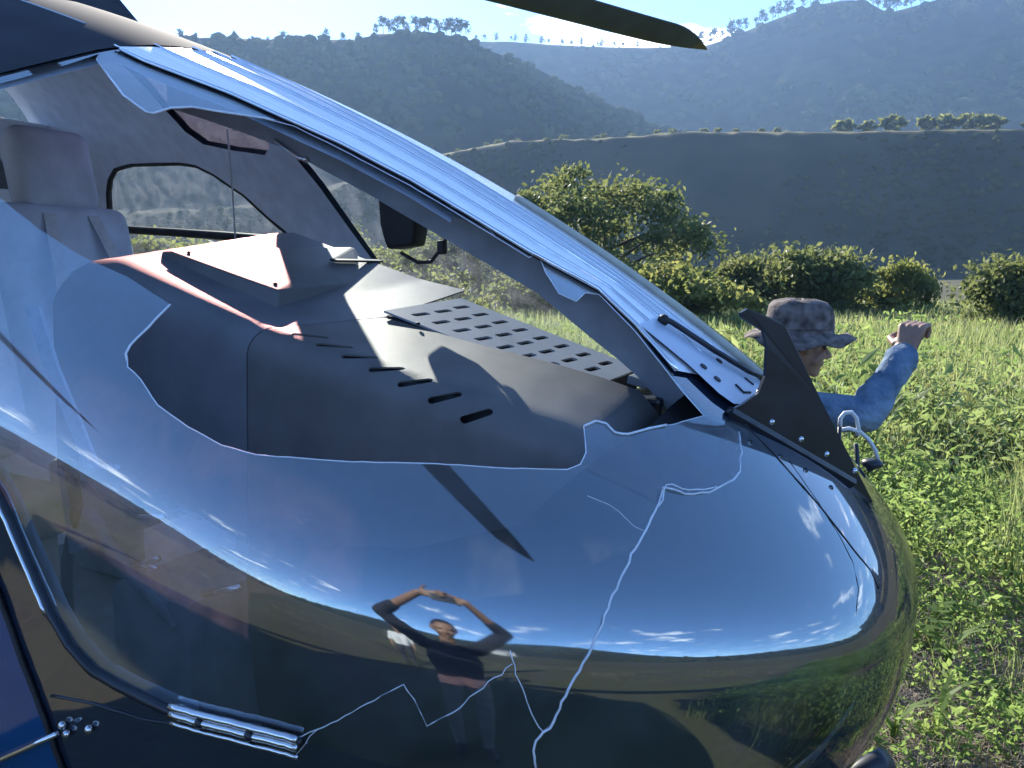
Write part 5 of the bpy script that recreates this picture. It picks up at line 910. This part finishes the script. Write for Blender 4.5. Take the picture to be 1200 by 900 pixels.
def head_bones(B, c, face, up=Vector((0, 0, 1))):
    """skull, jaw, nose, brow, lips, ears"""
    f = Vector(face).normalized(); u = (up - f*up.dot(f)).normalized(); s = f.cross(u); c = Vector(c)
    a = B.append
    a(('skin', c+u*0.035-f*0.022, 0.088, c+u*0.038+f*0.014, 0.080)); a(('skin', c-u*0.01-f*0.01, 0.074, c-u*0.045+f*0.034, 0.052))
    a(('skin', c-u*0.075+f*0.058, 0.026, c-u*0.088+f*0.062, 0.022)); a(('skin', c+u*0.012+f*0.088, 0.009, c-u*0.028+f*0.112, 0.014)); a(('skin', c-u*0.032+f*0.096-s*0.012, 0.009, c-u*0.032+f*0.096+s*0.012, 0.009))
    a(('skin', c+u*0.026+f*0.080-s*0.04, 0.012, c+u*0.026+f*0.080+s*0.04, 0.012)); a(('skin', c-u*0.056+f*0.080-s*0.018, 0.011, c-u*0.056+f*0.080+s*0.018, 0.011))
    for k in (-1, 1): a(('skin', c+s*0.082*k-u*0.005, 0.014, c+s*0.088*k+u*0.03-f*0.006, 0.017)); a(('skin', c+s*0.035*k-u*0.02+f*0.062, 0.028, c+s*0.045*k-u*0.04+f*0.045, 0.024))
    return f, u, s
def person(label, base, bones, mats, head, face, voxel=0.009, hair=True, group=None, hair_cover=0.0):
    t = empty('person', base, label, 'person', group); m = MB()
    for b in bones: limb(m, b[1], b[3], b[2], b[4])
    o = link('body', mesh('body', m.v, m.f), None, t); md = o.modifiers.new('r', 'REMESH'); md.mode = 'VOXEL'; md.voxel_size = voxel; md.use_smooth_shade = True
    sm = o.modifiers.new('s', 'SMOOTH'); sm.factor = 0.5; sm.iterations = 3; bake_mods(o); me = o.data; me.materials.clear()
    names = list(mats); [me.materials.append(M[mats[k]]) for k in names]
    n = len(me.polygons); C = np.zeros(n*3); me.polygons.foreach_get('center', C); C = C.reshape(-1, 3); best = np.full(n, 9e9); idx = np.zeros(n, int)
    for b in bones:
        p = np.array(b[1]); q = np.array(b[3]); v = q-p; tt = np.clip(((C-p)@v)/max(v@v, 1e-9), 0, 1); r = b[2]+(b[4]-b[2])*tt
        d = np.linalg.norm(C-p-tt[:, None]*v, axis=1) - r; k = d < best; best[k] = d[k]; idx[k] = names.index(b[0])
    # folds in the cloth: shallow creases pushed into the surface away from skin
    cloth = np.zeros(len(me.vertices), bool); sk = names.index('skin')
    for p, q in zip(me.polygons, idx):
        if q != sk: cloth[list(p.vertices)] = True
    for p, q in zip(me.polygons, idx):
        if q == sk: cloth[list(p.vertices)] = False
    co = np.zeros(len(me.vertices)*3); me.vertices.foreach_get('co', co); co = co.reshape(-1, 3); no = np.zeros_like(co).ravel(); me.vertices.foreach_get('normal', no); no = no.reshape(-1, 3)
    fo = fbm(co[:, 0]*13+co[:, 2]*22, co[:, 1]*13-co[:, 2]*17, 77, 3)*0.022 + np.abs(fbm(co[:, 2]*30+co[:, 0]*12, co[:, 1]*24, 78, 2))*-0.014
    co[cloth] += no[cloth]*fo[cloth][:, None]; me.vertices.foreach_set('co', co.ravel())
    me.polygons.foreach_set('material_index', idx.astype(np.int32)); me.polygons.foreach_set('use_smooth', np.ones(n, bool)); me.update()
    f = Vector(face).normalized(); u = (Vector((0, 0, 1)) - f*f.z).normalized(); s = f.cross(u); c = Vector(head)
    for k in (-1, 1): MB().ball(c + s*0.033*k + u*0.008 + f*0.079, 0.012, 2).build('eye', M['eye'], o, True)
    if hair:
        h = MB(); bm = bmesh.new(); bmesh.ops.create_uvsphere(bm, u_segments=28, v_segments=18, radius=1.0)
        Mx = Matrix((s, f, u)).transposed(); rg = random.Random(3)
        for v in list(bm.verts):
            x, y, z = v.co
            if z < -0.25 + 0.75*max(0, y): bm.verts.remove(v)
        for v in bm.verts:
            x, y, z = v.co; k = 1 + rg.uniform(-.03, .04); v.co = c + u*0.040 - f*0.014 + Mx @ Vector((x*0.090*k, y*0.108*k, z*0.098*k))
        bm.verts.index_update(); h.add([v.co.copy() for v in bm.verts], [tuple(v.index for v in q.verts) for q in bm.faces]); bm.free(); h.build('hair', M['hair'], t, True)
    return t, o
def legs(B, c, f, s, hip, tr, spread=0.09, step=0.06):
    for k in (-1, 1):
        hp = c + s*0.09*k + Vector((0, 0, hip)); kn = c + s*(spread+0.01)*k + f*(0.02+step*k*0.5) + Vector((0, 0, hip*0.53)); an = c + s*spread*k + f*step*k + Vector((0, 0, 0.09)); toe = an + f*0.16 + s*0.02*k - Vector((0, 0, 0.05))
        B += [(tr, hp, 0.098, kn, 0.062), (tr, kn, 0.062, an, 0.048), ('shoe', an-Vector((0, 0, .03)), 0.048, toe, 0.036), ('shoe', an-f*0.04-Vector((0, 0, .05)), 0.038, toe-f*0.05, 0.040)]
def torso(B, c, f, s, hip, sh, shirt, tr, w=0.175, lean=Vector((0, 0, 0))):
    for k in (-1, 1):
        B += [(tr, c+s*0.07*k+Vector((0, 0, hip-0.02)), 0.105, c+s*0.06*k+Vector((0, 0, hip+0.10)), 0.105), (shirt, c+s*0.065*k+Vector((0, 0, hip+0.10)), 0.108, c+s*0.085*k+lean*0.6+Vector((0, 0, sh-0.16)), 0.118), (shirt, c+s*0.085*k+lean*0.6+Vector((0, 0, sh-0.16)), 0.118, c+s*0.11*k+lean+Vector((0, 0, sh-0.04)), 0.075)]
    B.append((shirt, c+s*w+lean+Vector((0, 0, sh)), 0.066, c-s*w+lean+Vector((0, 0, sh)), 0.066)); B.append((shirt, c+lean*0.9-f*0.02+Vector((0, 0, sh-0.05)), 0.10, c+lean*0.9-f*0.02+Vector((0, 0, sh+0.0)), 0.08))

# man in the hat beyond the nose: seen in profile, facing along RGT, right arm raised
hd = Vector(MAN['head']); f = RGT.copy(); s = f.cross(Vector((0, 0, 1))); cen = Vector((hd.x-0.03*f.x, hd.y-0.03*f.y+0.0, 0)) + FWD*0.06
shR = Vector(MAN['shR']); el = Vector(MAN['elR']); wr = Vector(MAN['wrR']); ha = Vector(MAN['haR'])
B = []; legs(B, cen, f, s, 0.88, 'tr'); torso(B, cen, f, s, 0.88, 1.40, 'shirt', 'tr')
B.append(('skin', cen+Vector((0, 0, 1.42)), 0.062, hd-f*0.02-Vector((0, 0, 0.05)), 0.056)); head_bones(B, hd, f)
shj = cen + s*0.17 + Vector((0, 0, 1.395))
B += [('shirt', shj, 0.078, el, 0.066), ('shirt', el, 0.066, wr - (wr-el).normalized()*0.02, 0.055), ('shirt', wr-(wr-el).normalized()*0.035, 0.058, wr-(wr-el).normalized()*0.02, 0.058), ('skin', wr-(wr-el)*0.2, 0.032, wr, 0.03)]
hand(B, wr, ha-wr, RGT*0.8+FWD*0.6, 1.15, 1.25)
shl = cen - s*0.17 + Vector((0, 0, 1.395)); eL = shl + Vector((0, 0, -0.29)) - s*0.05 + f*0.06; wL = eL + Vector((0, 0, -0.16)) + f*0.19
B += [('shirt', shl, 0.07, eL, 0.052), ('shirt', eL, 0.052, wL, 0.042), ('skin', wL, 0.03, wL+(wL-eL)*0.08, 0.028)]; hand(B, wL, (wL-eL), s, 0.35)
man, mb = person('man in a blue denim shirt and camouflage sun hat standing behind the nose, arm raised', (cen.x, cen.y, 0), B, {'skin': 'skin', 'shirt': 'denim', 'tr': 'trousers_dark', 'shoe': 'shoe'}, hd, f, 0.0055)
hat = bmesh.new(); hc = hd + Vector((0, 0, 0.055)); n = 36; prof_ = [(0.188, -0.030), (0.160, -0.012), (0.125, 0.004), (0.116, 0.012), (0.114, 0.06), (0.108, 0.098), (0.092, 0.116), (0.05, 0.126), (0.001, 0.128)]
m_ = MB(); vv = []; rg = random.Random(9)
for r_, z_ in prof_:
    for k in range(n):
        a = 2*PI*k/n; wob = (0.020*math.sin(2*a+0.6) + 0.009*math.sin(5*a) + 0.005*math.sin(9*a+1)) if r_ > 0.15 else 0.004*math.sin(5*a+r_*30); tilt = 0.03*math.cos(a)*r_/0.2
        vv.append(hc + f*(math.cos(a)*r_*1.06) + s*(math.sin(a)*r_*0.92) + Vector((0, 0, z_ + wob - tilt*0.3)))
m_.add(vv, [(i*n+k, i*n+(k+1) % n, (i+1)*n+(k+1) % n, (i+1)*n+k) for i in range(len(prof_)-1) for k in range(n)]); hat.free()
ho = m_.build('sun_hat', M['camo'], man, True); sd_ = ho.modifiers.new('s', 'SOLIDIFY'); sd_.thickness = 0.004; bake_mods(ho)
MB().tube([hc + f*(math.cos(2*PI*k/24)*0.119) + s*(math.sin(2*PI*k/24)*0.104) + Vector((0, 0, 0.022)) for k in range(25)], 0.006, 6).build('hat_band', M['camo'], ho, True)
# shirt collar and cuff
MB().tube([cen + f*(0.068*math.cos(a)-0.005) + s*(0.075*math.sin(a)) + Vector((0, 0, 1.455+0.012*math.cos(a))) for a in np.linspace(0.4, 2*PI-0.4, 18)], 0.013, 8).build('collar', M['denim'], man, True)

# photographer, standing before the helicopter, seen only in its reflection
pf = (FWD*0.93 + RGT*0.06); pf.z = 0; pf.normalize(); ps = pf.cross(Vector((0, 0, 1)))
pc = Vector((CAM.x, CAM.y, 0)) - pf*0.34 - RGT*0.03; ph = pc + Vector((0, 0, 1.60)) + pf*0.02
B = []; legs(B, pc, pf, ps, 0.86, 'tr', 0.11, 0.03); torso(B, pc, pf, ps, 0.86, 1.37, 'shirt', 'tr', 0.18)
B.append(('skin', pc+Vector((0, 0, 1.40)), 0.06, ph-Vector((0, 0, .06)), 0.055)); head_bones(B, ph, pf - Vector((0, 0, .1)))
for k in (-1, 1):
    sh_ = pc + ps*0.18*k + Vector((0, 0, 1.38)); e_ = pc + ps*0.43*k + pf*0.08 + Vector((0, 0, 1.66)); w_ = CAM - FWD*0.07 + ps*0.15*k + Vector((0, 0, 0.0)); w_.z = 1.93
    md = e_.lerp(w_, 0.35); B += [('shirt', sh_, 0.080, e_, 0.064), ('shirt', e_, 0.064, md, 0.055), ('skin', md, 0.042, w_, 0.030)]; hand(B, w_, -ps*k + pf*0.1 + Vector((0, 0, .12)), pf, 0.4)
person('photographer in dark shirt and khaki trousers mirrored in the nose, arms raised', (pc.x, pc.y, 0), B, {'skin': 'skin', 'shirt': 'jacket', 'tr': 'trousers', 'shoe': 'shoe'}, ph, pf, 0.009)
ph_c = CAM - (FWD*math.cos(PITCH) - Vector((0, 0, math.sin(PITCH))))*0.03
phone = empty('phone', ph_c, 'black phone held up in both hands by the mirrored photographer', 'phone')
rotp = Matrix((RGT, FWD, Vector((0, 0, 1)))).transposed()
MB().box(ph_c, (0.15, 0.008, 0.073), 0.003, rotp).build('case', M['black_gloss'], phone)
MB().tube([ph_c + RGT*0.055 + Vector((0, 0, .02)) + FWD*0.003, ph_c + RGT*0.055 + Vector((0, 0, .02)) + FWD*0.007], 0.008, 12).build('lens', M['black'], phone)

# onlooker in a white shirt farther back, also mirrored
oc = polar(197, 3.6, 0); of = (Vector((-0.6, 0, 0)) - Vector((oc.x, oc.y, 0))); of.z = 0; of.normalize(); os_ = of.cross(Vector((0, 0, 1))); oh = oc + Vector((0, 0, 1.60)) + of*0.02
B = []; legs(B, oc, of, os_, 0.86, 'tr'); torso(B, oc, of, os_, 0.86, 1.37, 'shirt', 'tr'); B.append(('skin', oc+Vector((0, 0, 1.40)), 0.06, oh-Vector((0, 0, .06)), 0.055)); head_bones(B, oh, of)
for k in (-1, 1):
    a_ = oc + os_*0.18*k + Vector((0, 0, 1.37)); e_ = a_ + os_*0.06*k + Vector((0, 0, -.28)); w_ = e_ + Vector((0, 0, -.22)) + of*0.08
    B += [('shirt', a_, 0.064, e_, 0.05), ('skin', e_, 0.04, w_, 0.028)]; hand(B, w_, w_-e_, -os_*k, 0.3)
person('onlooker in a white shirt mirrored small at the left in the nose', (oc.x, oc.y, 0), B, {'skin': 'skin', 'shirt': 'shirt_white', 'tr': 'trousers_dark', 'shoe': 'shoe'}, oh, of, 0.011)

# small white shed far behind the camera, mirrored as a pale speck
sc_ = polar(165, 70, 0); shed = empty('shed', sc_, 'small white shed mirrored as a pale speck in the nose', 'shed')
MB().box((sc_.x, sc_.y, 1.3), (6, 4, 2.7)).build('wall', M['shirt_white'], shed)
MB().hull([(sc_.x+a, sc_.y+b, z) for a in (-3.3, 3.3) for b, z in ((-2.3, 2.6), (2.3, 2.6), (0, 3.7), (-2.3, 2.7), (2.3, 2.7))]).build('roof', M['plate'], shed)
MB().box((sc_.x, sc_.y+2.01, 1.0), (1.0, 0.06, 2.0)).build('door', M['trousers_dark'], shed)

# ------------------------------------------------------------------ air
hz_ = MB().box((0, 0, 139.0), (2300, 2300, 282)).build('haze', None); tag(hz_, kind='stuff')
hm = bpy.data.materials.new('haze_air'); hm.use_nodes = True; t = hm.node_tree; t.nodes.remove(t.nodes['Principled BSDF'])
pv = t.nodes.new('ShaderNodeVolumePrincipled'); pv.inputs['Color'].default_value = (0.40, 0.63, 1.0, 1); pv.inputs['Density'].default_value = 0.00032; pv.inputs['Anisotropy'].default_value = 0.3
t.links.new(pv.outputs[0], t.nodes['Material Output'].inputs['Volume']); hz_.data.materials.append(hm)
